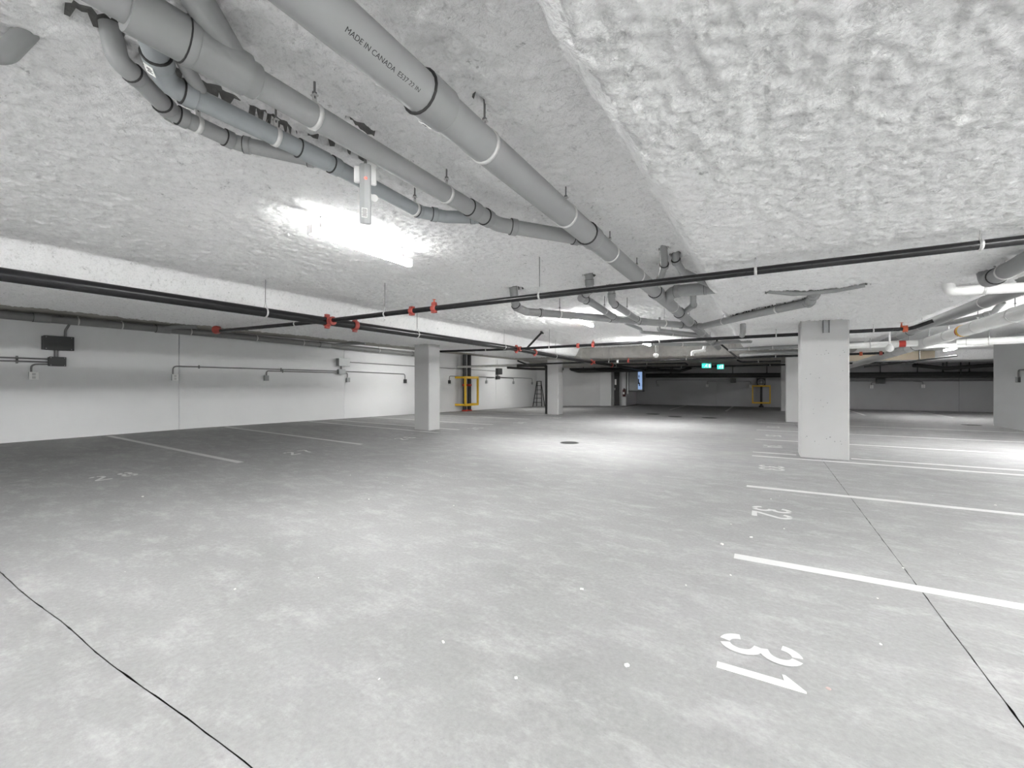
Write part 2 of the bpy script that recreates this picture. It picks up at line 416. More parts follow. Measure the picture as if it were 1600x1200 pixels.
# ------------------------------------------------------------------ columns
def column(x0, x1, y0, y1, label, top=2.5, pits=()):
    cx, cy = (x0 + x1) / 2, (y0 + y1) / 2
    zb = float(fz(np.array(cx), np.array(cy)))
    t = thing('concrete_column', label, 'column', (cx, cy, zb), 0, 'painted concrete columns')
    h = top - zb
    obj('shaft', MB().box((0, 0, h / 2 - 0.01), (x1 - x0, y1 - y0, h + 0.02), ch=0.02), COLM, t)
    if pits:
        mb = MB()
        for (px, pz, r) in pits: mb.lathe((px, -(y1 - y0) / 2 + 0.001, pz), (0, -1, 0), [(r, 0), (r * 0.7, 0.0012)], 8)
        p = obj('pits', mb, PIT, t); p['kind'] = 'stuff'
    return t
rnd = random.Random(3)
pits = [(rnd.uniform(-0.3, 0.3), rnd.choice([0.3, 0.36, 0.8, 0.95, 1.45, 1.4, 1.8, 1.9]) + rnd.uniform(-0.08, 0.08), rnd.uniform(0.004, 0.011)) for i in range(34)]
c0 = column(0.55, 1.25, 9.30, 9.95, 'large white concrete column nearest on the right, with a short slot near its top', pits=pits)
mb = MB().box((-0.02, -0.335, 2.30), (0.008, 0.03, 0.22)).box((0.065, -0.335, 2.30), (0.008, 0.03, 0.22))
obj('slot_edge', mb, BLACKM, c0)
obj('slot_plate', MB().box((0.022, -0.329, 2.30), (0.08, 0.012, 0.22)), BOXG, c0, 'grey metal plate in the slot')
column(-8.62, -8.07, 9.30, 9.78, 'white concrete column on the left, in front of the long painted wall')
column(-8.12, -7.60, 17.0, 17.5, 'distant white concrete column with a black riser pipe along its left edge')
column(0.63, 1.20, 17.7, 18.2, 'white column standing partly behind the large right column, second in its row')
column(0.67, 1.15, 24.75, 25.2, 'farthest and thinnest white column of the right-hand row, by the far wall')
bp_ = thing('concrete_column', 'grey projecting pier at the end of the shaded back wall, left of the dark doorway', 'column', (-8.36, 25.85, 0), 0, 'painted concrete columns')
obj('shaft', MB().box((0, 0, 1.2), (0.72, 0.4, 2.8), ch=0.015), WALL, bp_)

# dark doorway in the back wall
d1 = obj('door_1', MB().box((-7.72, 25.97, 1.0), (0.34, 0.1, 2.3)), BLACKM); tag(d1, kind='structure')
obj('door_frame', MB().box((-7.91, 25.96, 1.0), (0.04, 0.16, 2.3)).box((-7.53, 25.96, 1.0), (0.04, 0.16, 2.3)), BOXG, d1)
obj('door_handle', MB().box((-7.84, 25.89, 1.0), (0.03, 0.06, 0.14)), ALU, d1)
obj('notice', MB().box((-7.80, 25.90, 1.42), (0.10, 0.02, 0.34)), STICK, d1)

# ------------------------------------------------------------------ lamps
def lamp(x, y, level, label, group='strip lights of the garage', zc=2.74, rz=0.0, name='strip_light', L_=1.2):
    t = thing(name, label, 'light', (x, y, 0), rz, group)
    z = zc - 0.095
    obj('tray', MB().box((0, 0, z - 0.02), (0.056, L_, 0.03), ch=0.006), WHITEP, t)
    # frosted lens: a flat-bottomed trough, brighter below than on its flanks
    hw, zt, zb, ye = 0.034, z - 0.034, z - 0.080, L_ / 2 - 0.012
    low, side = MB(), MB()
    low.add([(-hw + 0.006, -ye, zb), (hw - 0.006, -ye, zb), (hw - 0.006, ye, zb), (-hw + 0.006, ye, zb)], [(0, 3, 2, 1)])
    for q in (-1, 1):
        side.add([(q * hw, -ye, zt), (q * hw, ye, zt), (q * hw, ye, zb + 0.008), (q * hw, -ye, zb + 0.008), (q * (hw - 0.006), ye, zb), (q * (hw - 0.006), -ye, zb)], [(0, 1, 2, 3), (3, 2, 4, 5)], True)
    ln = obj('lens', low, LENS[level], t)
    obj('lens_side', side, LENS_SIDE[level], ln)
    for s_ in (-1, 1):
        obj('end_cap', MB().box((0, s_ * (L_ / 2 - 0.005), z - 0.048), (0.072, 0.014, 0.078), ch=0.005), WHITEP, t)
    for s_ in (-0.4, 0.4):
        obj('mount', MB().box((0, s_ * L_, z + 0.045), (0.02, 0.03, 0.11)), ALU, t)
    return t
lamp(-3.3, 2.9, 'aisle_1', 'bright white strip light nearest the camera, in a halo of lit sprayed ceiling')
lamp(-3.3, 8.6, 'aisle_2', 'second bright strip light down the aisle, seen just under the grey branch pipes')
lamp(-3.3, 14.2, 'aisle_3', 'third strip light down the aisle, smallest, above the thin black branch pipe')
lamp(-3.3, -2.8, 'rear', 'strip light on the aisle ceiling behind the viewer')
lamp(4.2, -2.8, 'right_rear_fill', 'unseen strip light added as ceiling fill over the right-hand stalls behind the viewer')  # added out of view, its floor bounce fills the ceiling
lamp(4.2, 3.0, 'right', 'unseen strip light added as fill over the right-hand stalls beside the viewer')  # added out of view to lift the right-hand floor and ceiling
lamp(5.3, 11.4, 'right_far_fill', 'unseen strip light added to brighten the right wall, over the right-hand stalls past the viewer')  # added just outside the view to light the right wall
lamp(-10.2, 21.0, 'far_left', 'strip light over the far left bay, hidden behind the ceiling band', zc=2.80)
lamp(-10.4, 12.6, 'left', 'strip light over the left bay stalls, hidden behind the ceiling band', zc=2.82)
lamp(6.0, 22.3, 'far_right', 'strip light in the far right bay beside the end of the right wall', zc=2.74)

# ------------------------------------------------------------------ painted lines and stall numbers
LW = 0.10
def line(x0, y0, x1, y1, label, group):
    mb = MB(); n = max(2, int(math.hypot(x1 - x0, y1 - y0) / 0.5))
    d = Vector((x1 - x0, y1 - y0, 0)).normalized(); s_ = Vector((-d.y, d.x, 0)) * LW / 2
    vs = []
    for i in range(n + 1):
        p = Vector((x0 + (x1 - x0) * i / n, y0 + (y1 - y0) * i / n, 0))
        z = float(fz(np.array(p.x), np.array(p.y))) + 0.002
        for q in (p + s_, p - s_):
            vs += [(q.x, q.y, z), (q.x, q.y, z - 0.004)]
    fs = []
    for i in range(n):
        a = i * 4; b = a + 4
        fs += [(a, a + 2, b + 2, b), (a, b, b + 1, a + 1), (a + 2, a + 3, b + 3, b + 2)]
    o = obj('parking_line', mb.add(vs, fs), PAINT); return tag(o, label, 'marking', group)
GR, GL, GF = 'white stall lines on the right', 'white stall lines on the left', 'white stall lines by the far wall'
ordn = ['nearest', 'second', 'third', 'fourth', 'fifth', 'sixth', 'seventh', 'eighth']
for i, (y, lab) in enumerate([(3.69, 'white stall line on the right between numbers 31 and 32, nearest and widest'),
        (6.30, 'white stall line on the right between numbers 32 and 33'),
        (9.02, 'white stall line just in front of the large right column'),
        (9.52, 'white stall line running in behind the front face of the large right column'),
        (11.75, 'white stall line on the right, first beyond the large column'),
        (14.15, 'white stall line on the right, second beyond the large column'),
        (16.9, 'white stall line on the right, third beyond the large column')]):
    line(-0.2, y, 0.5 if abs(y - 9.52) < 0.1 else 6.1, y, lab, GR)
line(1.3, 9.52, 6.1, 9.52, 'white stall line running right from the large right column', GR)
for y, lab in [(3.98, 'white stall line on the left floor nearest the camera, between numbers 28 and 27'),
        (6.48, 'white stall line on the left floor between numbers 27 and 26'),
        (9.05, 'white stall line passing in front of the left column'),
        (9.95, 'white stall line passing just behind the left column'),
        (11.7, 'white stall line on the left, first beyond the left column'),
        (14.2, 'white stall line on the left, second beyond the left column'),
        (16.6, 'farthest white stall line on the left, in front of the distant column')]:
    line(-7.5, y, -13.0, y, lab, GL)
for x, lab in [(-6.6, 'faint stall line by the far wall, leftmost'), (-4.15, 'faint stall line by the far wall, in front of the leftmost far outlet'),
        (-1.6, 'faint stall line by the far wall, left of the caged riser'), (3.6, 'faint stall line by the far wall seen right of the large column'),
        (6.3, 'faint stall line by the far wall under the far right outlets')]:
    line(x, 23.0, x, 28.3, lab, GF)

def stroke(path, w, closed=False):
    P = [Vector((x, y)) for x, y in path]; n = len(P); Lf, Rt = [], []
    for i in range(n):
        a = (P[i] - P[i - 1]).normalized() if i else (P[1] - P[0]).normalized()
        b = (P[i + 1] - P[i]).normalized() if i < n - 1 else a
        t = (a + b).normalized(); nn = Vector((-t.y, t.x)); k = w / 2 / max(0.45, nn.dot(Vector((-a.y, a.x))))
        Lf.append(P[i] + nn * k); Rt.append(P[i] - nn * k)
    return Lf, Rt
def arc(cx, cy, rx, ry, a0, a1, n=10):
    return [(cx + rx * math.cos(R(a0 + (a1 - a0) * i / n)), cy + ry * math.sin(R(a0 + (a1 - a0) * i / n))) for i in range(n + 1)]
DW, DH, SW = 0.18, 0.345, 0.046
# every digit: stencil strokes in a box 1 wide and 1 high (x to the right, y up), '+' entries are filled polygons
def digit_strokes(c):
    l, r_, t, b, m = 0.14, 0.86, 0.94, 0.06, 0.52
    if c == '1': return [('p', [(0.40, 0), (0.66, 0), (0.66, 1.0), (0.60, 1.0), (0.16, 0.79), (0.16, 0.75), (0.40, 0.77)])]
    if c == '2': return [('s', arc(0.5, 0.74, 0.36, 0.20, 165, 100, 5)), ('s', arc(0.5, 0.74, 0.36, 0.20, 80, -30, 8) + [(0.45, 0.36), (0.16, 0.16), (0.14, 0.06)]), ('p', [(0.0, 0), (0.98, 0), (0.98, 0.14), (0.0, 0.12)])]
    if c == '3': return [('s', arc(0.5, 0.75, 0.36, 0.20, 175, 95, 6)), ('s', arc(0.5, 0.75, 0.36, 0.20, 75, -70, 9) + [(0.44, 0.53)]), ('s', [(0.44, 0.49)] + arc(0.5, 0.26, 0.36, 0.21, 70, -75, 9)), ('s', arc(0.5, 0.26, 0.36, 0.21, -95, -175, 6))]
    if c == '4': return [('s', [(0.72, 0), (0.72, 0.27)]), ('s', [(0.72, 0.36), (0.72, 1.0)]), ('s', [(0.6, 0.97), (0.1, 0.31), (0.6, 0.31)]), ('s', [(0.8, 0.31), (1.0, 0.31)])]
    if c == '5': return [('s', [(0.94, 0.94), (0.2, 0.94), (0.16, 0.56)]), ('s', [(0.2, 0.56), (0.5, 0.60)] + arc(0.48, 0.33, 0.38, 0.27, 60, -75, 9)), ('s', arc(0.5, 0.28, 0.38, 0.23, -95, -170, 6))]
    if c == '6': return [('s', arc(0.5, 0.78, 0.36, 0.17, 20, 85, 5)), ('s', arc(0.5, 0.78, 0.36, 0.17, 100, 180, 5) + [(0.14, 0.3)] + arc(0.5, 0.26, 0.36, 0.21, 190, 262, 5)), ('s', arc(0.5, 0.28, 0.36, 0.22, -82, 150, 12))]
    if c == '7': return [('s', [(0.04, 0.93), (0.92, 0.93)]), ('s', [(0.86, 0.84), (0.5, 0.42), (0.38, 0.0)])]
    if c == '8': return [('s', arc(0.5, 0.76, 0.33, 0.18, 78, -78, 9)), ('s', arc(0.5, 0.76, 0.33, 0.18, 102, 258, 9)), ('s', arc(0.5, 0.27, 0.37, 0.21, 78, -78, 9)), ('s', arc(0.5, 0.27, 0.37, 0.21, 102, 258, 9))]
    return []
def number(text, x, y, face, label):
    """face +1: digits point to +x and read towards -y (right stalls); -1: the other way (left stalls)"""
    t = thing('stall_number', label, 'number', (x, y, float(fz(np.array(x), np.array(y))) + 0.0015), 0, 'stencilled stall numbers')
    adv = 0.225 if face > 0 else 0.30
    for k, c in enumerate(text):
        off = (k - (len(text) - 1) / 2) * adv - DW / 2
        mb = MB()
        def place(p):
            u, v = off + p[0], p[1] - DH / 2
            return (v, -u) if face > 0 else (-v, u)
        def slope(q): return float(fz(np.array(x + q[0]), np.array(y + q[1]))) - float(fz(np.array(x), np.array(y)))
        for si, (kind, pts) in enumerate(digit_strokes(c)):
            zz = 0.001 + si * 0.0003
            sc = [(px * DW, py * DH) for px, py in pts]
            if kind == 'p':
                q = [place(p) for p in sc]
                mb.add([(a, b, zz + slope((a, b))) for a, b in q] + [(a, b, -0.003) for a, b in q],
                       [tuple(range(len(q)))] + [(i, len(q) + i, len(q) + (i + 1) % len(q), (i + 1) % len(q)) for i in range(len(q))])
            else:
                A, B = stroke(sc, SW); q1 = [place(p) for p in A]; q2 = [place(p) for p in B]; n = len(q1)
                mb.add([(a, b, zz + slope((a, b))) for a, b in q1 + q2], [(i, n + i, n + i + 1, i + 1) for i in range(n - 1)])
        obj('digit', mb, PAINT, t)
    return t
number('31', -0.02, 2.34, 1, 'white stencilled stall number 31 nearest the camera on the right floor')
number('32', 0.06, 5.12, 1, 'white stencilled stall number 32 on the right floor')
number('33', 0.09, 7.85, 1, 'white stencilled stall number 33 just in front of the large right column')
number('34', 0.14, 10.55, 1, 'small distant white stall number 34 left of the large right column')
number('35', 0.18, 12.75, 1, 'tiny far white stall number 35 left of the large right column')
number('36', 0.22, 15.3, 1, 'tiniest far white stall number 36 left of the large right column')
number('28', -7.88, 2.47, -1, 'white stencilled stall number 28 on the left floor nearest the wall end')
number('27', -7.65, 5.11, -1, 'white stencilled stall number 27 on the left floor')
number('26', -7.45, 7.73, -1, 'white stencilled stall number 26 in front of the left column')
number('25', -7.33, 10.5, -1, 'faint white stall number 25 right of the left column')
number('24', -7.1, 12.75, -1, 'faint white stall number 24 short of the distant column')
number('23', -6.95, 15.3, -1, 'faint white stall number 23 nearest the distant column')

# floor drains and crumbs
def drain(x, y, r, label):
    t = thing('floor_drain', label, 'drain', (x, y, 0.0))
    obj('frame', MB()._lathe(Vector((0, 0, 0.001)), Vector((0, 0, 1)), [(r * 0.86, 0.0), (r * 0.86, 0.006), (r, 0.006), (r + 0.006, 0.0)], 28, False), DRAIN, t)
    obj('pan', MB().lathe((0, 0, 0), (0, 0, 1), [(r * 0.9, 0.0), (r * 0.88, 0.0016)], 24), BLACKM, t)
    for i in range(-4, 5):
        w_ = 0.84 * r; xx = i * w_ / 4.6; hl = math.sqrt(max(0.0, w_ * w_ - xx * xx))
        obj('grate_bar', MB().box((xx, 0, 0.004), (r * 0.07, 2 * hl, 0.005)), DRAIN, t)
drain(-3.73, 8.95, 0.20, 'round dark iron floor drain in the middle of the aisle')
drain(5.65, 19.2, 0.24, 'dark iron floor drain at the foot of the right wall end')
drain(-4.18, 19.3, 0.28, 'far dark floor drain, leftmost of the far three')
drain(-3.09, 18.25, 0.26, 'far dark floor drain, middle of the far three')
drain(-1.84, 18.22, 0.26, 'far dark floor drain, rightmost of the far three')
mb = MB(); rr = random.Random(12)
spots = [(-0.95, 1.67), (-0.27, 4.5), (-0.1, 4.2), (-1.4, 1.72), (-2.9, 1.5), (-0.2, 3.3), (0.15, 4.6), (-0.3, 3.9), (0.5, 2.8), (-6.2, 2.2), (-5.1, 4.2), (-1.0, 2.6), (-0.55, 2.0)]
for i in range(46):
    x, y = spots[i] if i < len(spots) else (rr.uniform(-6, 3), rr.uniform(1.2, 8))
    s_ = rr.uniform(0.003, 0.009) if i > 12 else rr.uniform(0.007, 0.013)
    q = Matrix.Rotation(rr.uniform(0, 6), 3, 'Z') @ Matrix.Rotation(rr.uniform(0, 0.6), 3, 'X')
    mb.box((x, y, s_ * 0.4), (s_ * rr.uniform(1.0, 2.2), s_ * 1.1, s_ * 0.8), q)
o = obj('concrete_crumbs', mb, CRUMB); tag(o, 'small white concrete crumbs scattered over the grey floor', 'debris', kind='stuff')
o = obj('chalk_smudge', MB().lathe((0.235, 2.285, 0), (0, 0, 1), [(0.011, 0), (0.008, 0.002)], 9), mat('pink_chalk', (0.42, 0.31, 0.295), 0.9)); tag(o, 'tiny pink smudge on the floor right of the number 31', 'smudge')

# ------------------------------------------------------------------ drain pipes
def along(path, p):
    """direction of the path at the place nearest to p"""
    best = None
    for a, b in zip(path[:-1], path[1:]):
        a, b = Vector(a), Vector(b); d = b - a
        if d.length < 1e-6: continue
        t = max(0, min(1, (Vector(p) - a).dot(d) / d.length_squared)); q = a + d * t
        e = (q - Vector(p)).length
        if best is None or e < best[0]: best = (e, q, d.normalized())
    return best[1], best[2]
def sticker(parent, base, q, d, r, ang, w=0.035, h=0.05):
    x = Vector((0, 0, 1)).cross(d).normalized(); y = d.cross(x).normalized()
    nrm = x * math.cos(ang) + y * math.sin(ang); tn = d.cross(nrm).normalized()
    c = q + nrm * (r + 0.0015) - Vector(base)
    rot = Matrix((d, tn, nrm)).transposed()
    s_ = obj('sticker', MB().box(c, (h, w, 0.002), rot), STICK, parent, 'white sticker with black print')
    mb = MB()
    for i in range(4): mb.box(c + d * (-h * 0.22 + i * h * 0.14) + nrm * 0.0014, (h * 0.06, w * (0.6 if i % 2 else 0.4), 0.0008), rot)
    obj('print', mb, INK, s_)
def pipe_run(name, label, pts, r, m=PVC, bend=0.12, couplings=(), hangers=(), stickers=(), group=None, cat='pipe', zc=Z_A, mf=None, n=18, rodm=None, cm=None):
    mf = mf or PVCF
    base = Vector(pts[0])
    t = thing(name, label, cat, base, 0, group)
    path = fillet(pts, bend)
    obj('tube', MB().tube(path, r, n), m, t, base=base)
    for cp in couplings:                       # (x,y,z, length[, scale])
        q, d = along(path, cp[:3]); L_ = cp[3]; k = cp[4] if len(cp) > 4 else 1.13
        a = q - d * L_ / 2
        co = obj('coupling', MB().lathe(a, d, [(r * 1.01, -0.002), (r * k * 0.985, 0.0), (r * k, 0.004), (r * k, L_ - 0.004), (r * k * 0.985, L_), (r * 1.01, L_ + 0.002)], n + 2), mf, t, base=base)
        obj('joint_ring', MB().lathe(a - d * 0.003, d, [(r * 1.0, -0.001), (r * k * 1.01, 0.0), (r * k * 1.01, 0.0035), (r * 1.0, 0.0045)], n + 2), GLUE, co, 'black glue line', base=base)
    for hg in hangers:                         # (x,y,z[, ceiling z])
        q, d = along(path, hg[:3]); zt = (hg[3] if len(hg) > 3 else zc)
        mb = MB(); w_ = 0.022
        mb.lathe(q - d * w_ / 2, d, [(r * 1.01, -0.0005), (r * 1.055 + 0.001, 0), (r * 1.055 + 0.001, w_), (r * 1.01, w_ + 0.0005)], n + 2)
        top = q + Vector((0, 0, r * 1.06))
        mb.box(top + Vector((0, 0, 0.02)), (0.006, w_, 0.045)); mb.box(top + Vector((0, 0, 0.04)), (0.03, w_, 0.006))
        hh = obj('hanger', mb, ZINC, t, base=base)
        rm = MB().tube([top + Vector((0, 0, 0.025)), (top.x, top.y, zt + 0.02)], 0.0055, 8)
        rm.lathe(top + Vector((0, 0, 0.043)), (0, 0, 1), [(0.012, 0), (0.012, 0.012)], 6, False)
        obj('rod', rm, rodm or ROD, hh, base=base)
    for st in stickers:
        q, d = along(path, st[:3]); sticker(t, base, q, d, r * (st[4] if len(st) > 4 else 1.0), st[3])
    return t
DG = 'grey plastic drain pipes under the ceiling'
# the large drain along the aisle
p1 = pipe_run('drain_pipe', 'thickest grey drain pipe running the length of the ceiling above the aisle',
     [(-1.25, -0.6, 2.53), (-1.25, 6.0, 2.52), (-1.27, 10.0, 2.50), (-1.32, 15.8, 2.49)], 0.084, couplings=[(-1.25, 1.46, 2.53, 0.15, 1.13), (-1.25, 3.44, 2.53, 0.16), (-1.25, 5.98, 2.52, 0.2), (-1.27, 7.9, 2.51, 0.2), (-1.27, 9.5, 2.5, 0.2)],
     hangers=[(-1.25, 1.87, 2.53), (-1.25, 2.93, 2.53), (-1.25, 3.97, 2.53), (-1.25, 4.96, 2.52), (-1.25, 7.2, 2.5), (-1.27, 9.0, 2.5), (-1.27, 11.0, 2.5), (-1.3, 13.0, 2.5)],
     stickers=[(-1.25, 1.47, 2.53, R(-60), 1.13)], group=DG)
# printed lettering on the large pipe
cu = bpy.data.curves.new('lettering', 'FONT'); cu.body = 'MADE IN CANADA  E537 22 IN'; cu.size = 0.026; cu.extrude = 0.0003; cu.align_x = 'CENTER'
tmp = bpy.data.objects.new('tmp', cu); COL.objects.link(tmp)
bpy.context.view_layer.update()
me = bpy.data.meshes.new_from_object(tmp.evaluated_get(bpy.context.evaluated_depsgraph_get()))
bpy.data.objects.remove(tmp); me.name = 'lettering'; me.materials.clear(); me.materials.append(INK)
ang = R(-52); nrm = Vector((math.cos(ang), 0, math.sin(ang))); tx = Vector((0, 1, 0)); ty = nrm.cross(tx)
Mx = Matrix((tx, ty, nrm)).transposed().to_4x4(); Mx.translation = Vector((-1.25, 1.14, 2.53)) + nrm * 0.0846 - Vector((-1.25, -0.6, 2.53))
me.transform(Mx); obj('lettering', me, None, p1, 'black printed lettering')
# second drain and its fittings
pipe_run('drain_pipe', 'mid-size grey drain pipe behind the white sensor bar, bending right into the thickest pipe',
     [(-1.90, 0.1, 2.60), (-1.86, 0.88, 2.575), (-1.84, 2.55, 2.57), (-1.83, 2.93, 2.565), (-1.34, 3.52, 2.54)], 0.057, bend=0.16,
     couplings=[(-1.85, 1.0, 2.575, 0.09, 1.25), (-1.84, 2.60, 2.57, 0.10, 1.12), (-1.84, 2.78, 2.57, 0.07, 1.15), (-1.745, 3.03, 2.562, 0.05, 1.15), (-1.38, 3.46, 2.545, 0.05, 1.12)],
     hangers=[(-1.83, 1.32, 2.575), (-1.83, 2.30, 2.57)], stickers=[(-1.84, 2.62, 2.57, R(80), 1.12)], group=DG)
pipe_run('wye_fitting', 'big grey wye fitting at the upper left with a slanting branch rising to the ceiling',
     [(-1.875, 0.62, 2.585), (-1.853, 1.0, 2.575)], 0.082, m=PVCF, couplings=[(-1.865, 0.80, 2.58, 0.03, 1.05)], group=DG, cat='pipe fitting')
pipe_run('drain_pipe', 'grey branch stub slanting up from the big wye fitting into the ceiling', [(-1.86, 0.97, 2.60), (-1.72, 0.72, 2.70), (-1.68, 0.62, 2.78)], 0.055, m=PVCF, group=DG)
# third drain
pipe_run('drain_pipe', 'blue-grey drain pipe, third from the right, passing behind the white sensor bar',
     [(-2.02, 0.70, 2.76), (-2.06, 0.76, 2.63), (-2.24, 0.88, 2.60), (-2.23, 1.12, 2.60), (-2.20, 1.65, 2.59), (-2.22, 2.45, 2.58), (-2.11, 2.63, 2.58), (-1.88, 2.76, 2.575)], 0.046, m=PVCB, mf=PVCB, bend=0.09,
     couplings=[(-2.13, 0.80, 2.615, 0.05, 1.2), (-2.24, 0.96, 2.60, 0.05, 1.2), (-2.20, 1.56, 2.59, 0.17, 1.14), (-2.21, 1.70, 2.59, 0.05, 1.15), (-2.215, 2.44, 2.58, 0.03, 1.1), (-2.16, 2.55, 2.58, 0.04, 1.15), (-1.93, 2.73, 2.576, 0.03, 1.1)],
     hangers=[(-2.20, 1.35, 2.59), (-2.22, 2.40, 2.58)], stickers=[(-2.14, 0.81, 2.615, R(-60), 1.2), (-2.24, 0.97, 2.60, R(-60), 1.2)], group=DG)
pipe_run('drain_pipe', 'thin grey pipe dropping from the ceiling beside the elbow of the blue-grey pipe', [(-2.02, 0.82, 2.76), (-2.06, 0.84, 2.66), (-2.21, 0.99, 2.63)], 0.03, m=PVC, bend=0.05, group=DG)
pipe_run('drain_pipe', 'thin grey drain pipe farthest left, ending in a rising elbow by the left edge',
     [(-2.335, 0.72, 2.78), (-2.33, 0.74, 2.65), (-2.37, 0.815, 2.642), (-2.53, 1.01, 2.64), (-2.54, 1.32, 2.64), (-2.24, 1.64, 2.60)], 0.040, m=PVC, bend=0.09,
     couplings=[(-2.37, 0.815, 2.642, 0.03, 1.12), (-2.50, 0.975, 2.64, 0.04, 1.18), (-2.53, 1.06, 2.64, 0.04, 1.18), (-2.54, 1.28, 2.64, 0.04, 1.15), (-2.50, 1.36, 2.635, 0.03, 1.15), (-2.28, 1.60, 2.605, 0.03, 1.15)],
     hangers=[(-2.54, 1.13, 2.64)], stickers=[(-2.53, 1.02, 2.64, R(-40), 1.15)], group=DG)
pipe_run('drain_pipe', 'short dark grey pipe end in the top left corner of the ceiling', [(-2.67, 0.1, 2.60), (-2.645, 0.48, 2.605), (-2.635, 0.56, 2.78)], 0.036, m=PVCF, bend=0.08, couplings=[(-2.65, 0.42, 2.605, 0.05, 1.15)], group=DG)
# cluster of branches in mid distance
pipe_run('drain_pipe', 'grey branch pipe crossing above the second strip light, elbow at its left end',
     [(-3.25, 5.62, 2.76), (-3.27, 5.74, 2.47), (-3.31, 6.16, 2.46), (-2.34, 7.51, 2.45), (-1.28, 9.2, 2.45)], 0.062, bend=0.14,
     couplings=[(-3.27, 5.78, 2.5, 0.06, 1.15), (-3.16, 6.38, 2.456, 0.05, 1.15), (-2.31, 7.56, 2.45, 0.18, 1.1), (-1.95, 8.13, 2.45, 0.16, 1.1), (-1.4, 9.0, 2.45, 0.05, 1.12)],
     hangers=[(-2.95, 6.66, 2.455), (-1.65, 8.6, 2.45)], group=DG)
pipe_run('drain_pipe', 'grey branch dropping from the ceiling left of centre and elbowing twice to the crossing branch',
     [(-2.0, 5.45, 2.78), (-2.0, 5.50, 2.54), (-2.25, 5.80, 2.51), (-2.22, 6.1, 2.51), (-2.30, 7.62, 2.47)], 0.052, bend=0.09,
     couplings=[(-2.0, 5.48, 2.64, 0.07, 1.15), (-2.12, 5.65, 2.525, 0.05, 1.15), (-2.23, 6.0, 2.51, 0.06, 1.15), (-2.30, 7.5, 2.47, 0.05, 1.12)], hangers=[(-2.26, 6.9, 2.49)], group=DG)
pipe_run('drain_pipe', 'grey branch right of centre dropping from behind the black sprinkler branch to the crossing branch',
     [(-1.93, 6.2, 2.78), (-1.95, 6.28, 2.52), (-1.96, 6.42, 2.50), (-1.99, 8.06, 2.46)], 0.052, bend=0.06,
     couplings=[(-1.95, 6.26, 2.60, 0.06, 1.15), (-1.96, 6.5, 2.5, 0.06, 1.15), (-1.99, 7.9, 2.465, 0.05, 1.12)], hangers=[(-1.97, 7.2, 2.48)], group=DG)
pipe_run('drain_pipe', 'slim grey stack coming down from the ceiling onto the thickest pipe, above the black branch', [(-0.92, 4.72, 2.80), (-1.0, 5.2, 2.66), (-1.2, 5.8, 2.55)], 0.043, bend=0.06, couplings=[(-1.0, 5.2, 2.66, 0.07, 1.2)], group=DG)
pipe_run('drain_pipe', 'short grey elbowed pipe from the ceiling to the capped stub, right of the slim stack', [(-0.86, 5.08, 2.82), (-0.86, 5.14, 2.67), (-0.84, 5.45, 2.63), (-0.62, 5.95, 2.56)], 0.04, bend=0.06, couplings=[(-0.86, 5.15, 2.68, 0.05, 1.25)], group=DG)
pipe_run('drain_pipe', 'fat grey stub turning right from the thickest pipe into the ceiling band', [(-1.27, 6.62, 2.52), (-1.05, 6.08, 2.53), (-0.45, 6.10, 2.53)], 0.078, bend=0.14, couplings=[(-1.0, 6.08, 2.53, 0.06, 1.1), (-0.66, 6.09, 2.53, 0.03, 1.06)], group=DG)
pipe_run('drain_pipe', 'short grey branch rising right from the thickest pipe to a stub', [(-1.27, 8.1, 2.52), (-0.98, 7.42, 2.55), (-0.92, 6.95, 2.60), (-0.90, 6.75, 2.78)], 0.045, bend=0.1, couplings=[(-0.98, 7.4, 2.555, 0.06, 1.2)], group=DG)
pipe_run('drain_pipe', 'long grey branch reaching right towards the large column, half sunk in sprayed ceiling',
     [(-1.27, 9.4, 2.46), (-1.0, 8.75, 2.37), (-0.12, 7.51, 2.355), (0.50, 6.82, 2.36), (0.53, 6.42, 2.41), (0.56, 6.3, 2.50)], 0.056, bend=0.1,
     couplings=[(-1.1, 8.9, 2.385, 0.05, 1.12), (0.50, 6.80, 2.36, 0.07, 1.2), (0.53, 6.5, 2.40, 0.06, 1.2)], hangers=[(-0.6, 8.19, 2.36, 2.44), (0.15, 7.2, 2.36, 2.44)], group=DG)
pipe_run('embedded_pipe', 'thin dark pipe half buried in the ceiling above and left of the large column', [(0.02, 6.08, 2.425), (0.30, 6.28, 2.40), (0.52, 6.34, 2.40), (0.72, 6.30, 2.40), (0.98, 6.26, 2.425)], 0.032, m=PVCF, group=DG)
pipe_run('drain_pipe', 'thin grey pipe stepping down below the crossing branch and running right', [(-2.36, 8.45, 2.50), (-2.34, 9.6, 2.50), (-2.34, 9.7, 2.44), (-1.32, 11.4, 2.44)], 0.035, bend=0.05, hangers=[(-1.85, 10.52, 2.44)], group=DG)
pipe_run('drain_pipe', 'thin grey vertical pipe hanging from the ceiling left of the thickest pipe, far', [(-1.98, 9.7, 2.78), (-1.98, 9.72, 2.46), (-1.32, 11.0, 2.45)], 0.04, bend=0.06, couplings=[(-1.98, 9.7, 2.6, 0.06, 1.2)], group=DG)
pipe_run('drain_pipe', 'short grey drop pipe hanging under the long right-reaching branch', [(-0.35, 9.1, 2.46), (-0.35, 9.12, 2.26), (-0.38, 9.5, 2.24)], 0.05, bend=0.05, group=DG)
pipe_run('drain_pipe', 'far grey pipe curving left to right in front of the dim ceiling edge', [(-2.7, 12.4, 2.42), (-2.0, 12.9, 2.40), (-1.36, 13.6, 2.44)], 0.05, bend=0.3, hangers=[(-2.0, 12.9, 2.4)], group=DG)
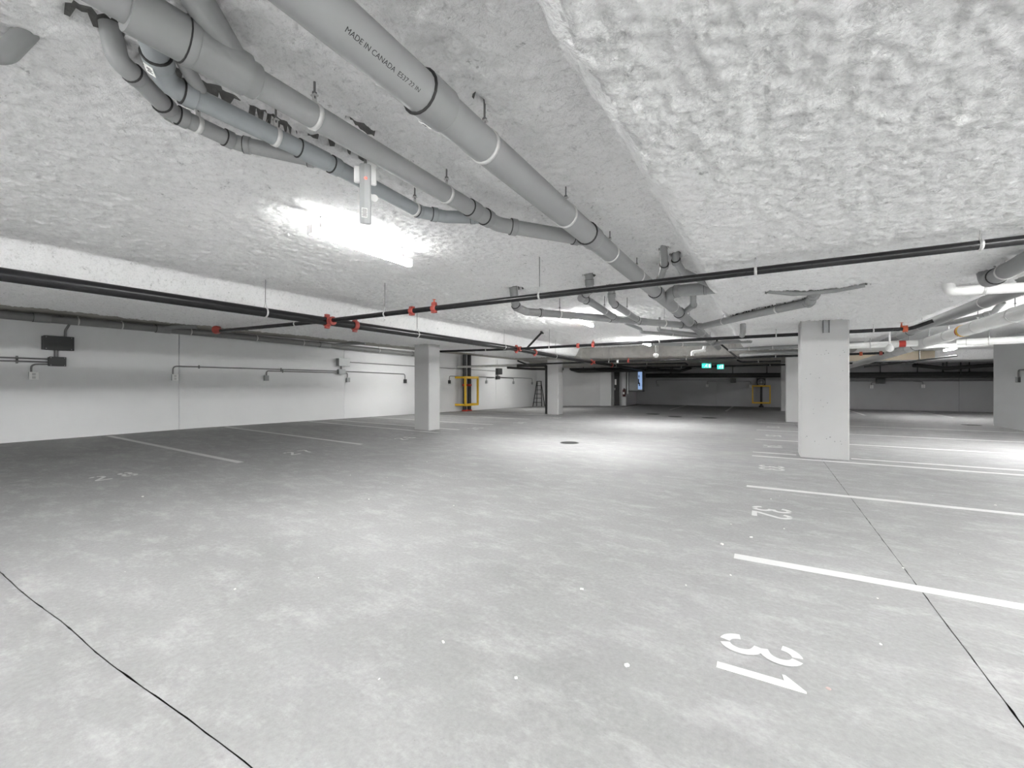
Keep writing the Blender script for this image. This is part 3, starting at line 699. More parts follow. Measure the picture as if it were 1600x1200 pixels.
pipe_run('drain_pipe', 'far grey pipe bending right off the end of the thickest pipe', [(-1.32, 13.9, 2.45), (-0.95, 13.0, 2.43), (-0.3, 12.7, 2.40)], 0.055, bend=0.3, group=DG)
pipe_run('drain_pipe', 'far grey pipe running right towards the large column, below the sprinkler branch', [(-0.95, 14.8, 2.34), (0.1, 14.5, 2.34), (2.2, 14.2, 2.34)], 0.05, bend=0.2, hangers=[(0.2, 14.48, 2.34, 2.44), (-0.4, 14.6, 2.34, 2.44)], group=DG)
pipe_run('drain_pipe', 'far dark grey pipe just under the one beside the large column', [(-0.7, 16.2, 2.24), (0.4, 15.6, 2.26), (2.0, 15.6, 2.27)], 0.06, m=PVCF, bend=0.2, hangers=[(1.2, 15.6, 2.26, 2.44)], group=DG)
# the drain along the left wall
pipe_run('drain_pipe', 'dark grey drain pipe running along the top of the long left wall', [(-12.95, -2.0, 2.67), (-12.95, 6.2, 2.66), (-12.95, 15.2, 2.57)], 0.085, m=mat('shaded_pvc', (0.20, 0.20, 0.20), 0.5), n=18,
     couplings=[(-12.95, 2.9, 2.67, 0.25, 1.1), (-12.95, 5.0, 2.67, 0.3, 1.15), (-12.95, 9.6, 2.63, 0.4, 1.1), (-12.95, 13.9, 2.59, 0.1, 1.12)],
     hangers=[(-12.95, 3.45, 2.67, 2.8), (-12.95, 4.2, 2.67, 2.8), (-12.95, 5.6, 2.66, 2.8), (-12.95, 7.3, 2.65, 2.8), (-12.95, 8.8, 2.63, 2.8), (-12.95, 12.0, 2.6, 2.8)], group=DG)
pipe_run('drain_pipe', 'short dark branch rising from the left wall drain pipe to the slab', [(-12.9, 10.0, 2.66), (-12.6, 10.4, 2.72), (-12.1, 10.6, 2.73)], 0.05, m=PVCF, bend=0.1, group=DG)
pipe_run('drain_pipe', 'short dark elbow rising from the left wall drain pipe nearer the camera', [(-12.9, 5.0, 2.68), (-12.7, 5.2, 2.74), (-12.4, 5.5, 2.75)], 0.06, m=PVCF, bend=0.1, group=DG)
# right-hand side
pipe_run('drain_pipe', 'grey drain pipe entering at the right edge and ending in a ringed elbow', [(1.82, 4.62, 2.50), (1.82, 4.68, 2.31), (1.89, 6.02, 2.31), (1.90, 6.14, 2.50)], 0.07, bend=0.09, couplings=[(1.885, 5.85, 2.31, 0.09, 1.12)], hangers=[(1.87, 5.6, 2.31, 2.44)], group=DG)
pipe_run('drain_pipe', 'shorter grey pipe tucked above and behind the ringed elbow at the right edge', [(2.65, 6.3, 2.56), (2.70, 7.6, 2.56), (2.66, 7.75, 2.7)], 0.07, bend=0.08, couplings=[(2.70, 7.3, 2.56, 0.08, 1.12)], group=DG)
pipe_run('insulated_pipe', 'soft white insulated pipe crossing at the right edge under the grey elbow', [(1.74, 6.60, 2.48), (1.78, 6.62, 2.33), (3.4, 6.98, 2.33)], 0.054, m=INSUL, mf=INSUL, bend=0.05, hangers=[(2.05, 6.68, 2.33, 2.44)], group='white insulated pipes')
pipe_run('drain_pipe', 'long grey drain pipe running into the distance at the upper right', [(2.66, 7.2, 2.45), (2.70, 11.3, 2.45), (2.89, 16.5, 2.45)], 0.085, bend=0.3, couplings=[(2.75, 12.6, 2.45, 0.1, 1.08)], hangers=[(2.68, 8.6, 2.45), (2.70, 11.6, 2.45), (2.78, 13.5, 2.45), (2.84, 15, 2.45)], group=DG)
pipe_run('drain_pipe', 'thin dark grey branch with a rising tip beside the long right drain pipe', [(2.75, 11.5, 2.45), (3.05, 11.1, 2.45), (3.35, 10.5, 2.5), (3.42, 10.35, 2.66)], 0.045, m=PVCF, bend=0.1, couplings=[(3.33, 10.55, 2.5, 0.1, 1.3)], group=DG)
ip = pipe_run('insulated_pipe', 'long thick white insulated pipe running away below the grey pipe on the right', [(3.2, 7.6, 2.35), (3.2, 9.0, 2.33), (3.2, 17.5, 2.17), (3.2, 24.6, 2.08)], 0.11, m=INSUL, mf=INSUL, bend=0.3, couplings=[(3.2, 14.2, 2.23, 0.12, 1.06)],
     hangers=[(3.2, 9.3, 2.33), (3.2, 10.6, 2.30), (3.2, 12.0, 2.28), (3.2, 13.2, 2.26), (3.2, 14.8, 2.23), (3.2, 16.0, 2.2)], group='white insulated pipes')
o = obj('marker_band', MB().lathe((3.2, 11.25, 2.29), (0, 1, 0), [(0.108, -0.09), (0.1125, -0.085), (0.1125, 0.0), (0.108, 0.005)], 20), YELLOW, ip, 'yellow marker band', base=(3.2, 7.6, 2.35))
obj('marker_arrow', MB().lathe((3.2, 11.25, 2.29), (0, 1, 0), [(0.108, 0.004), (0.1125, 0.006), (0.1125, 0.05), (0.108, 0.055)], 20), REDP, ip, 'dark red end of the marker band', base=(3.2, 7.6, 2.35))
ip = pipe_run('insulated_pipe', 'white plastic pipe crossing behind the large column towards the right', [(0.9, 13.5, 2.24), (3.05, 13.4, 2.24)], 0.075, m=INSUL, mf=INSUL, hangers=[(1.5, 13.47, 2.24, 2.44), (2.2, 13.44, 2.24, 2.44)], group='white insulated pipes')
obj('marker_band', MB().lathe((2.72, 13.415, 2.24), (1, -0.046, 0), [(0.073, 0), (0.0775, 0.004), (0.0775, 0.12), (0.073, 0.124)], 18), REDP, ip, 'red marker band', base=(0.9, 13.5, 2.24))
pipe_run('insulated_pipe', 'white insulated pipe with a rounded end in front of the right wall', [(4.1, 14.8, 2.32), (6.15, 14.0, 2.30)], 0.085, m=INSUL, mf=INSUL, couplings=[(4.3, 14.72, 2.32, 0.1, 1.05)], hangers=[(4.6, 14.6, 2.32), (5.5, 14.25, 2.31)], group='white insulated pipes')
pipe_run('drain_pipe', 'pale thin pipe spanning from the left wall to the distant column', [(-13.15, 17.25, 2.14), (-8.15, 17.2, 2.16)], 0.055, m=mat('pale_pipe', (0.5, 0.5, 0.49), 0.5), hangers=[(-10.8, 17.22, 2.15, 2.4)], group=DG)

# ------------------------------------------------------------------ sprinkler pipes
SG = 'black steel sprinkler pipes'
def coup(parent, base, p, d, r, m=RED, w=0.07, tee=None):
    p = Vector(p); d = Vector(d).normalized()
    mb = MB().lathe(p - d * w / 2, d, [(r * 1.02, -0.002), (r * 1.28, 0.0), (r * 1.36, w * 0.3), (r * 1.36, w * 0.7), (r * 1.28, w), (r * 1.02, w + 0.002)], 16)
    side = d.cross(Vector((0, 0, 1))).normalized()
    for s_ in (-1, 1): mb.box(p + Vector((0, 0, s_ * r * 1.5)), (max(0.03, abs(d.x) * w, abs(side.x) * 0.05), max(0.03, abs(d.y) * w, abs(side.y) * 0.05), r * 0.5), ch=0.004)
    if tee is not None:
        tv = Vector(tee).normalized(); mb.lathe(p + tv * r * 0.8, tv, [(r * 0.9, 0), (r * 0.9, r * 0.9), (r * 1.05, r * 0.95), (r * 1.05, r * 1.5)], 14)
    c = obj('red_coupling', mb, m, parent, 'red coupling', base=base)
    bm_ = MB()
    for s_ in (-1, 1): bm_.tube([p + Vector((0, 0, s_ * r * 1.5)) - side * 0.03, p + Vector((0, 0, s_ * r * 1.5)) + side * 0.03], 0.006, 8)
    obj('bolts', bm_, ROD, c, base=base)
def sprinkler_pipe(label, pts, r, hang=(), coups=(), heads=(), zc=Z_A, n=16, m=BLACK):
    base = Vector(pts[0])
    t = thing('sprinkler_pipe', label, 'pipe', base, 0, SG)
    path = fillet(pts, 0.1) if len(pts) > 2 else [Vector(p) for p in pts]
    obj('tube', MB().tube(path, r, n), m, t, base=base)
    for hg in hang:
        q, d = along(path, hg[:3]); zt = hg[3] if len(hg) > 3 else zc
        # pear-shaped strap and its rod
        side = d.cross(Vector((0, 0, 1))).normalized(); pts2 = []
        for a in range(17):
            an = R(-230 + a * 280 / 16); pts2.append(q + side * math.cos(an) * (r + 0.004) + Vector((0, 0, math.sin(an) * (r + 0.004))))
        apex = q + Vector((0, 0, r + 0.075))
        mb = MB().tube([apex] + pts2 + [apex], 0.0045, 6)
        mb.lathe(q - d * 0.011, d, [(r * 1.005, -0.0005), (r + 0.004, 0), (r + 0.004, 0.022), (r * 1.005, 0.0225)], n)
        hh = obj('hanger', mb, ZINC, t, base=base)
        obj('rod', MB().tube([apex - Vector((0, 0, 0.012)), (apex.x, apex.y, zt + 0.02)], 0.005, 8), ROD, hh, base=base)
    for c in coups:
        q, d = along(path, c[:3]); coup(t, base, q, d, r, c[3] if len(c) > 3 else RED, tee=c[4] if len(c) > 4 else None)
    for h_ in heads:
        q, d = along(path, h_[:3]); up = Vector((0, 0, 1)); s0 = q + up * r
        hd = obj('sprinkler_head', MB().lathe(s0, up, [(0.017, -0.01), (0.017, 0.03), (0.012, 0.032), (0.012, 0.06), (0.006, 0.062), (0.006, 0.075), (0.024, 0.078), (0.026, 0.082)], 12), ORANGE, t, 'upright red-brass sprinkler head', base=base)
    return t
sprinkler_pipe('thick black sprinkler main running from the left edge towards the centre of the picture',
    [(-5.9, -3.0, 2.285), (-5.9, 10.0, 2.27), (-5.9, 13.0, 2.20), (-5.9, 16.4, 2.16), (-5.9, 25.6, 2.09)], 0.063,
    hang=[(-5.9, 3.45, 2.28), (-5.9, 0.2, 2.28), (-5.9, 6.45, 2.28), (-5.9, 9.75, 2.27), (-5.9, 12.98, 2.2), (-5.9, 19.5, 2.13, 2.33)],
    coups=[(-5.9, 4.42, 2.28, RED, (1, 0, 0)), (-5.9, 4.95, 2.28), (-5.9, 10.4, 2.265, RED, (1, 0, 0)), (-5.9, 11.5, 2.235), (-5.9, 16.4, 2.16, RED, (1, 0, 0)), (-5.9, 19.0, 2.14)])
sprinkler_pipe('nearest black sprinkler branch crossing the whole ceiling to the right edge', [(-5.82, 4.42, 2.285), (7.0, 4.37, 2.31)], 0.034,
    hang=[(-4.64, 4.41, 2.29), (-2.2, 4.4, 2.29), (-0.07, 4.4, 2.3, 2.44), (1.34, 4.39, 2.3, 2.44), (3.6, 4.38, 2.3)], coups=[(-4.13, 4.41, 2.29), (-3.74, 4.41, 2.29, RED, (0, 0, 1))], heads=[(-3.74, 4.41, 2.29)])
t = sprinkler_pipe('black sprinkler stub running left from the main, ending in a red flare', [(-5.98, 4.42, 2.285), (-9.0, 4.40, 2.315)], 0.032, hang=[(-6.7, 4.42, 2.29, 2.44)])
obj('red_cup', MB().lathe((-9.0, 4.40, 2.315), (-1, 0, 0.25), [(0.035, 0), (0.055, 0.07), (0.085, 0.14), (0.09, 0.15)], 16), RED, t, 'red flared cup', base=(-5.98, 4.42, 2.285))
sprinkler_pipe('second black sprinkler branch, passing behind the large right column to a red elbow', [(-5.82, 10.4, 2.265), (2.25, 10.4, 2.30), (2.33, 10.38, 2.32), (2.55, 10.3, 2.41)], 0.034,
    hang=[(-4.9, 10.4, 2.27), (-2.1, 10.4, 2.28), (1.75, 10.4, 2.3, 2.44), (0.2, 10.4, 2.29, 2.44)], coups=[(-4.1, 10.4, 2.27), (-3.7, 10.4, 2.27, RED, (0, 0, 1)), (2.2, 10.4, 2.30, ORANGE)], heads=[(-3.7, 10.4, 2.27), (2.15, 10.4, 2.3)])
sprinkler_pipe('black sprinkler branch running left from the main to behind the left column', [(-5.98, 10.4, 2.265), (-9.0, 10.4, 2.30)], 0.032, hang=[(-6.9, 10.4, 2.275, 2.44)])
sprinkler_pipe('third black sprinkler branch, with small red fittings right of the large column', [(-5.82, 16.4, 2.16), (3.0, 16.4, 2.20)], 0.034,
    hang=[(-5.2, 16.4, 2.165), (-2.4, 16.4, 2.18), (0.3, 16.4, 2.19, 2.44)], coups=[(-4.86, 16.4, 2.165, WHITEP), (-4.45, 16.4, 2.17), (2.47, 16.4, 2.2, ORANGE), (2.93, 16.4, 2.2, RED)], heads=[(-4.45, 16.4, 2.17)])
sprinkler_pipe('far black sprinkler branch running left from the main above the distant column', [(-5.98, 16.4, 2.16), (-8.8, 16.4, 2.14), (-9.2, 16.3, 2.3)], 0.032)
sprinkler_pipe('thin black sprinkler branch under the dim far ceiling, nearest the exit signs', [(-5.82, 22.4, 2.11), (5.0, 22.4, 2.16)], 0.034, hang=[(-3.5, 22.4, 2.12, 2.33), (0.2, 22.4, 2.14, 2.33)], zc=Z_F)
sprinkler_pipe('thin black pipe crossing just in front of the dim far ceiling, left part', [(-6.3, 19.6, 2.18), (-2.9, 19.6, 2.18), (-2.8, 19.6, 2.1)], 0.03, hang=[(-4.5, 19.6, 2.18, 2.33)], zc=Z_F)
sprinkler_pipe('thin black pipe with short drops below the far grey pipes, left of the large column', [(-0.9, 18.6, 2.2), (-0.75, 18.4, 2.12), (0.5, 18.4, 2.12)], 0.03, hang=[(-0.2, 18.4, 2.12, 2.33)], zc=Z_F)
def rod_thing(label, a, b, r, m, name='brace_rod', cat='brace'):
    t = thing(name, label, cat, a)
    obj('rod', MB().tube([a, b], r, 10), m, t, base=a)
    d = (Vector(b) - Vector(a)).normalized()
    obj('foot', MB().lathe(Vector(b) - d * 0.02, d, [(r * 1.5, 0), (r * 2.2, 0.012), (r * 2.2, 0.03)], 10), m, t, base=a)
rod_thing('black slanting brace rising from the sprinkler main to the ceiling, left of centre', (-5.67, 10.6, 2.30), (-5.22, 10.6, 2.70), 0.028, BLACKM)
rod_thing('small black slanting brace under the far grey pipes right of centre', (-0.72, 15.5, 2.10), (-1.35, 15.5, 2.70), 0.03, BLACKM)
# black pipes on the shaded back and far walls
FG = 'black pipes along the far walls'
def wall_run(label, pts, r, ties=(), zc=Z_F):
    t = thing('black_pipe', label, 'pipe', pts[0], 0, FG)
    obj('tube', MB().tube(fillet(pts, 0.15), r, 14), BLACKM, t, base=pts[0])
    for x, y, z in ties:
        obj('hanger', MB().tube([(x, y, z), (x, y, zc + 0.03)], 0.02, 6).box((x, y, z + r), (0.06, 0.06, 0.03)), BLACKM, t, base=pts[0])
    return t
wall_run('thick black pipe running along the far wall at box height', [(-6.5, 28.1, 1.83), (9.0, 28.1, 1.74), (13.5, 28.1, 1.74)], 0.13, [(-5, 28.1, 1.82), (-1.6, 28.1, 1.8), (0.1, 28.1, 1.8), (2.5, 28.1, 1.78), (5.0, 28.1, 1.77), (6.4, 28.1, 1.76), (7.3, 28.1, 1.76), (8.2, 28.1, 1.76)])
wall_run('black pipe just below and before the thick one along the far wall', [(0.9, 27.7, 1.68), (13.5, 27.7, 1.64)], 0.07, [(3.4, 27.7, 1.67), (7.8, 27.7, 1.65)])
wall_run('upper black pipe crossing along the shaded back wall', [(-10.6, 25.5, 2.24), (-6.0, 25.5, 2.2)], 0.06, [(-9, 25.5, 2.22)])
wall_run('lower thicker black pipe crossing along the shaded back wall', [(-10.4, 25.2, 2.20), (-9.9, 25.2, 2.08), (-5.2, 25.2, 2.08)], 0.085, [(-9.6, 25.2, 2.08), (-7, 25.2, 2.08)])
wall_run('black pipe bending through the cluster above the lit blue cabinet', [(-5.7, 25.0, 2.22), (-5.2, 26.2, 2.1), (-4.2, 26.4, 2.05), (-3.6, 26.2, 2.2)], 0.08, [(-4.6, 26.3, 2.06)])
wall_run('dark pipe slanting down from the ceiling in the far right bay', [(3.6, 23.2, 2.02), (5.2, 22.6, 2.22), (6.1, 22.0, 2.34)], 0.03, [(5.2, 22.6, 2.22)], zc=2.72)
wall_run('dark pipe running under the ceiling of the far right bay', [(6.0, 27.0, 2.18), (7.2, 27.2, 2.02), (9.5, 27.3, 2.20)], 0.09, [(7.2, 27.2, 2.02), (9.3, 27.3, 2.18)])
wall_run('black riser pipe standing against the distant white column', [(-8.27, 17.25, 0.0), (-8.27, 17.25, 2.02), (-8.27, 17.1, 2.12), (-9.6, 17.0, 2.12)], 0.065)
wall_run('dark pipe along the ceiling left of the distant column', [(-12.0, 20.2, 2.18), (-10.2, 19.6, 2.06), (-8.5, 19.6, 2.02)], 0.06, [(-9.0, 19.6, 2.04)])

# ------------------------------------------------------------------ boxes, outlets and conduits
XW = -13.2
def wpos(wall, a, z, off=0.0):
    return (XW + off, a, z) if wall == 'L' else (a, 28.4 - off, z)
def wdim(wall, w, h, d): return (d, w, h) if wall == 'L' else (w, d, h)
def steel_box(wall, a, z, w, h, d, label, m=BOXD, name='junction_box'):
    p = wpos(wall, a, z)
    t = thing(name, label, 'electrical box', p)
    o_ = (lambda k: (k, 0, 0)) if wall == 'L' else (lambda k: (0, -k, 0))
    obj('body', MB().box(o_(d / 2), wdim(wall, w, h, d), ch=0.006), m, t)
    obj('cover', MB().box(o_(d + 0.004), wdim(wall, w + 0.012, h + 0.012, 0.012), ch=0.004), m, t)
    mb = MB()
    ax = (1, 0, 0) if wall == 'L' else (0, -1, 0)
    for sx in (-1, 1):
        for sz in (-1, 1):
            c = Vector(o_(d + 0.008)) + (Vector((0, sx * w * 0.42, sz * h * 0.42)) if wall == 'L' else Vector((sx * w * 0.42, 0, sz * h * 0.42)))
            mb.lathe(c, ax, [(0.009, 0), (0.007, 0.006)], 8)
    obj('screws', mb, ALU, t)
    return t
def outlet(wall, a, z, label, m=WHITEP, body=BOXG):
    t = thing('outlet_box', label, 'outlet', wpos(wall, a, z), 0, 'outlet boxes on the walls')
    o_ = (lambda k: (k, 0, 0)) if wall == 'L' else (lambda k: (0, -k, 0))
    obj('body', MB().box(o_(0.03), wdim(wall, 0.13, 0.16, 0.06), ch=0.005), body, t)
    obj('cover', MB().box(o_(0.063), wdim(wall, 0.14, 0.165, 0.010), ch=0.004), m, t, 'cover plate')
    for s_ in (-1, 1):
        c = Vector(o_(0.070)) + Vector((0, 0, s_ * 0.035))
        obj('socket', MB().box(c, wdim(wall, 0.05, 0.045, 0.006), ch=0.002), SOCK if m is WHITEP else body, t)
    return t
def conduit(label, pts, r=0.016, clips=()):
    t = thing('conduit', label, 'conduit', pts[0], 0, 'steel conduits on the walls')
    path = fillet(pts, 0.18, 7)
    obj('tube', MB().tube(path, r, 8), COND, t, base=pts[0])
    for c in clips:
        q, d = along(path, c); obj('strap', MB().lathe(q - d * 0.02, d, [(r * 1.0, 0), (r * 1.5, 0.002), (r * 1.5, 0.04), (r, 0.042)], 8).box(q, (0.02, 0.03, 0.09) if abs(d.y) > 0.5 else (0.09, 0.03, 0.02)), COND, t, base=pts[0])
X1 = XW + 0.03
steel_box('L', 3.18, 2.17, 0.46, 0.29, 0.16, 'large dark steel box on the left wall, near the left edge of the picture')
steel_box('L', 3.17, 1.78, 0.25, 0.19, 0.12, 'smaller dark steel box hanging under the large dark box on the left wall', BOXD)
conduit('short thick dark conduit nipple between the two dark boxes near the left edge', [(XW + 0.06, 3.16, 2.03), (XW + 0.06, 3.16, 1.87)], 0.035)
conduit('dark curved conduit rising from the large dark box to the wall drain pipe', [(XW + 0.06, 3.30, 2.31), (XW + 0.06, 3.30, 2.46), (XW + 0.08, 3.36, 2.6)], 0.022)
conduit('upper of two straight conduits leaving the left edge for the smaller dark box', [(X1, -1.0, 1.83), (X1, 3.06, 1.83)], clips=[(X1, 2.6, 1.83), (X1, 1.5, 1.83)])
conduit('lower of two straight conduits leaving the left edge for the smaller dark box', [(X1, -1.0, 1.765), (X1, 3.06, 1.765)], clips=[(X1, 2.6, 1.765)])
conduit('curved conduit dropping from the smaller dark box to the leftmost outlet', [(X1, 3.06, 1.72), (X1, 2.80, 1.71), (X1, 2.80, 1.52)])
outlet('L', 2.83, 1.47, 'white outlet box nearest the left edge, below the two dark boxes')
outlet('L', 5.34, 1.47, 'white outlet box second from the left, beside the first wall panel joint')
outlet('L', 7.72, 1.48, 'grey outlet box in the middle of the left wall, third from the left', BOXG)
conduit('long conduit curving up from the second outlet and running right along the left wall', [(X1, 5.30, 1.53), (X1, 5.30, 1.76), (X1, 10.35, 1.76)], clips=[(X1, 5.9, 1.76), (X1, 8.2, 1.76)])
conduit('conduit curving up from the third outlet, just below the long one, to the grey boxes', [(X1, 7.74, 1.56), (X1, 7.74, 1.70), (X1, 10.35, 1.70)], clips=[(X1, 8.25, 1.70)])
steel_box('L', 10.48, 2.08, 0.46, 0.27, 0.16, 'grey steel box on the left wall, left of the left column', BOXG)
steel_box('L', 10.42, 1.74, 0.26, 0.17, 0.12, 'smaller grey steel box under the grey box left of the left column', BOXG)
conduit('short nipple between the two grey boxes left of the left column', [(XW + 0.06, 10.42, 1.95), (XW + 0.06, 10.42, 1.82)], 0.03)
conduit('curved conduit from the smaller grey box down to the outlet at the second panel joint', [(X1, 10.5, 1.72), (X1, 10.72, 1.70), (X1, 10.72, 1.54)])
outlet('L', 10.74, 1.45, 'grey outlet box close under the two grey boxes left of the left column', BOXG)
outlet('L', 13.66, 1.42, 'dark outlet box just left of the left column', BOXD, BOXD)
conduit('thin conduit from the smaller grey box to the outlet just left of the left column', [(X1, 10.55, 1.76), (X1, 13.66, 1.72), (X1, 13.66, 1.5)])
conduit('long thin upper conduit from the grey box behind the left column to the black box', [(X1, 10.70, 2.10), (X1, 20.85, 2.03)], 0.014)
outlet('L', 16.65, 1.40, 'small dark outlet box just right of the left column', BOXD, BOXD)
conduit('conduit from the outlet right of the left column past the yellow guard', [(X1, 16.65, 1.46), (X1, 16.65, 1.68), (X1, 20.7, 1.68)])
steel_box('L', 21.1, 2.02, 0.46, 0.34, 0.16, 'black steel box on the left wall right of the yellow guard')
steel_box('L', 21.0, 1.66, 0.30, 0.17, 0.12, 'smaller black box under the black box right of the yellow guard')
conduit('short nipple between the two far black boxes right of the yellow guard', [(XW + 0.06, 21.0, 1.86), (XW + 0.06, 21.0, 1.73)], 0.04)
outlet('L', 19.9, 1.41, 'tiny outlet box left of the far black boxes', BOXG)
outlet('L', 22.85, 1.38, 'tiny outlet box right of the far black boxes', BOXG)
outlet('L', 25.3, 1.35, 'tiny outlet box nearest the stepladder', BOXG)
conduit('thin conduit from the outlet left of the far black boxes', [(X1, 19.9, 1.46), (X1, 19.9, 1.64), (X1, 20.85, 1.64)], 0.014)
conduit('thin conduit from the far black boxes to the outlet right of them', [(X1, 21.15, 1.66), (X1, 22.85, 1.64), (X1, 22.85, 1.45)], 0.014)
conduit('thin conduit from the far black boxes to the outlet nearest the stepladder', [(X1, 21.15, 1.70), (X1, 25.3, 1.66), (X1, 25.3, 1.43)], 0.014)
# far wall
Y1 = 28.37
steel_box('F', -1.58, 1.50, 0.30, 0.26, 0.14, 'black box in the middle of the far wall, left of the caged riser')
outlet('F', -5.84, 1.22, 'dim outlet box on the far wall near the blue cabinet', BOXG)
outlet('F', -2.98, 1.20, 'pale outlet box on the far wall below the conduit curve')
outlet('F', -0.70, 1.18, 'bright white outlet box on the far wall just left of the caged riser')
conduit('long conduit on the far wall from the dim outlet to the black box', [(-5.90, Y1, 1.28), (-5.95, Y1, 1.54), (-1.72, Y1, 1.54)], clips=[(-3.4, Y1, 1.54)])
conduit('curved conduit on the far wall from the black box to the pale outlet', [(-1.72, Y1, 1.46), (-2.98, Y1, 1.46), (-2.98, Y1, 1.27)])
conduit('curved conduit on the far wall from the black box to the bright outlet', [(-1.44, Y1, 1.46), (-0.70, Y1, 1.46), (-0.70, Y1, 1.25)])
steel_box('F', 5.05, 1.46, 0.34, 0.26, 0.14, 'black box on the far wall right of the large column')
outlet('F', 4.70, 1.16, 'white outlet box under the black box right of the large column')
outlet('F', 6.66, 1.19, 'pale outlet box on the far wall, rightmost')
conduit('long straight conduit across the far wall right of the large column', [(1.5, Y1, 1.45), (13.0, Y1, 1.45)])
conduit('curved conduit from the long far conduit to the white outlet', [(4.9, Y1, 1.40), (4.70, Y1, 1.38), (4.70, Y1, 1.23)], 0.014)
conduit('curved conduit from the long far conduit to the rightmost pale outlet', [(6.3, Y1, 1.44), (6.66, Y1, 1.40), (6.66, Y1, 1.26)], 0.014)
# outlet on the right wall
t = thing('outlet_box', 'outlet box on the face of the right wall at the picture edge', 'outlet', (6.2, 17.75, 1.42), 0, 'outlet boxes on the walls')
obj('body', MB().box((-0.03, 0, 0), (0.06, 0.11, 0.15), ch=0.005), BOXD, t); obj('cover', MB().box((-0.064, 0, 0), (0.012, 0.12, 0.16), ch=0.004), BOXG, t)
conduit('curved conduit above the outlet on the right wall', [(6.17, 17.75, 1.50), (6.17, 17.75, 1.70), (6.17, 17.3, 1.70)], 0.018)

# ------------------------------------------------------------------ guards with risers
t = thing('pipe_guard', 'yellow steel guard frame on the left wall around two dark risers', 'guard', (XW, 18.1, 0))
zf = float(fz(np.array(-12.8), np.array(18.1)))
ya, yb, xo = -0.95, 0.10, 0.62
z0_, z1_ = 0.28, 1.62
for yy in (ya, yb):
    obj('post', MB().box((xo, yy, (z0_ + z1_) / 2), (0.09, 0.09, z1_ - z0_), ch=0.01), YELLOW, t)
for zz in (z0_, z1_):
    obj('rail', MB().box((xo, (ya + yb) / 2, zz), (0.07, yb - ya + 0.09, 0.12), ch=0.01), YELLOW, t)
    for yy in (ya, yb): obj('arm', MB().box((xo / 2, yy, zz), (xo, 0.07, 0.10), ch=0.01), YELLOW, t)
for k, (yy, lab) in enumerate([(17.60, 'dark riser pipe in the yellow guard, left one'), (17.98, 'dark riser pipe in the yellow guard, right one')]):
    r_ = thing('riser_pipe', lab, 'pipe', (XW + 0.25, yy, zf))
    obj('tube', MB().tube([(0, 0, -0.05), (0, 0, 2.2), (0, 0, 2.78 - zf)], 0.10, 14), BLACKM if k else BOXD, r_)
    obj('flange', MB().lathe((0, 0, 0.0), (0, 0, 1), [(0.15, -0.02), (0.15, 0.05), (0.11, 0.07)], 14), REDP, r_, 'dull red base flange')
    obj('coupling', MB().lathe((0, 0, 1.25), (0, 0, 1), [(0.11, 0), (0.125, 0.01), (0.125, 0.1), (0.11, 0.11)], 14), REDP, r_, 'red coupling')
t = thing('pipe_guard', 'dull yellow guard frame on the far wall around a black riser', 'guard', (-0.17, 28.4, 0))
for s_ in (-0.42, 0.42): obj('post', MB().box((s_, -0.45, 0.72), (0.06, 0.06, 0.95), ch=0.008), YELLOW, t)
for zz in (0.25, 1.19):
    obj('rail', MB().box((0, -0.45, zz), (0.9, 0.06, 0.08), ch=0.008), YELLOW, t)
    for s_ in (-0.42, 0.42): obj('arm', MB().box((s_, -0.23, zz), (0.06, 0.42, 0.07), ch=0.008), YELLOW, t)
r_ = thing('riser_pipe', 'black riser pipe inside the dull yellow far guard', 'pipe', (-0.17, 28.2, 0))
obj('tube', MB().tube([(0, 0, -0.01), (0, 0, 1.18)], 0.06, 12), BLACKM, r_); obj('flange', MB().lathe((0, 0, 0), (0, 0, 1), [(0.12, -0.005), (0.12, 0.06), (0.07, 0.1)], 12), BLACKM, r_)
t = thing('wall_fan', 'square dark fan unit with a round grille above the far yellow guard', 'fan', (-0.17, 28.4, 1.40))
obj('housing', MB().box((0, -0.12, 0), (0.42, 0.24, 0.46), ch=0.03), BOXD, t)
obj('grille', MB().torus((0, -0.25, 0), (0, 1, 0), 0.16, 0.012, 20, 6).torus((0, -0.25, 0), (0, 1, 0), 0.10, 0.008, 16, 6).box((0, -0.25, 0), (0.32, 0.012, 0.012)).box((0, -0.25, 0), (0.012, 0.012, 0.32)), ALU, t)
obj('hub', MB().lathe((0, -0.235, 0), (0, -1, 0), [(0.05, 0), (0.04, 0.02)], 12), ALU, t)

# ------------------------------------------------------------------ small things
t = thing('stepladder', 'dark folding stepladder standing in the far left corner', 'ladder', (-12.75, 25.45, float(fz(np.array(-12.75), np.array(25.45)))), R(8))
for s_ in (-1, 1):
    obj('rail', MB().tube([(s_ * 0.30, -0.32, 0), (s_ * 0.14, 0.02, 1.62)], 0.03, 8), BLACKM, t)
    obj('rear_leg', MB().tube([(s_ * 0.28, 0.38, 0), (s_ * 0.13, 0.06, 1.58)], 0.024, 8), BLACKM, t)
for i in range(1, 6):
    k = i / 6.0; obj('step', MB().box((0, -0.32 + 0.34 * k, 1.62 * k), (0.60 - 0.32 * k, 0.09, 0.03)), BLACKM, t)
obj('top_cap', MB().box((0, 0.03, 1.63), (0.32, 0.16, 0.05), ch=0.01), BLACKM, t)
t = thing('fire_extinguisher', 'dark fire extinguisher on the shaded wall beside the dark doorway', 'extinguisher', (-7.28, 25.88, 0.55))
obj('cylinder', MB().lathe((0, 0, 0), (0, 0, 1), [(0.085, 0.0), (0.09, 0.01), (0.09, 0.36), (0.07, 0.42), (0.03, 0.45)], 16), mat('dark_red_enamel', (0.06, 0.012, 0.012), 0.4), t)
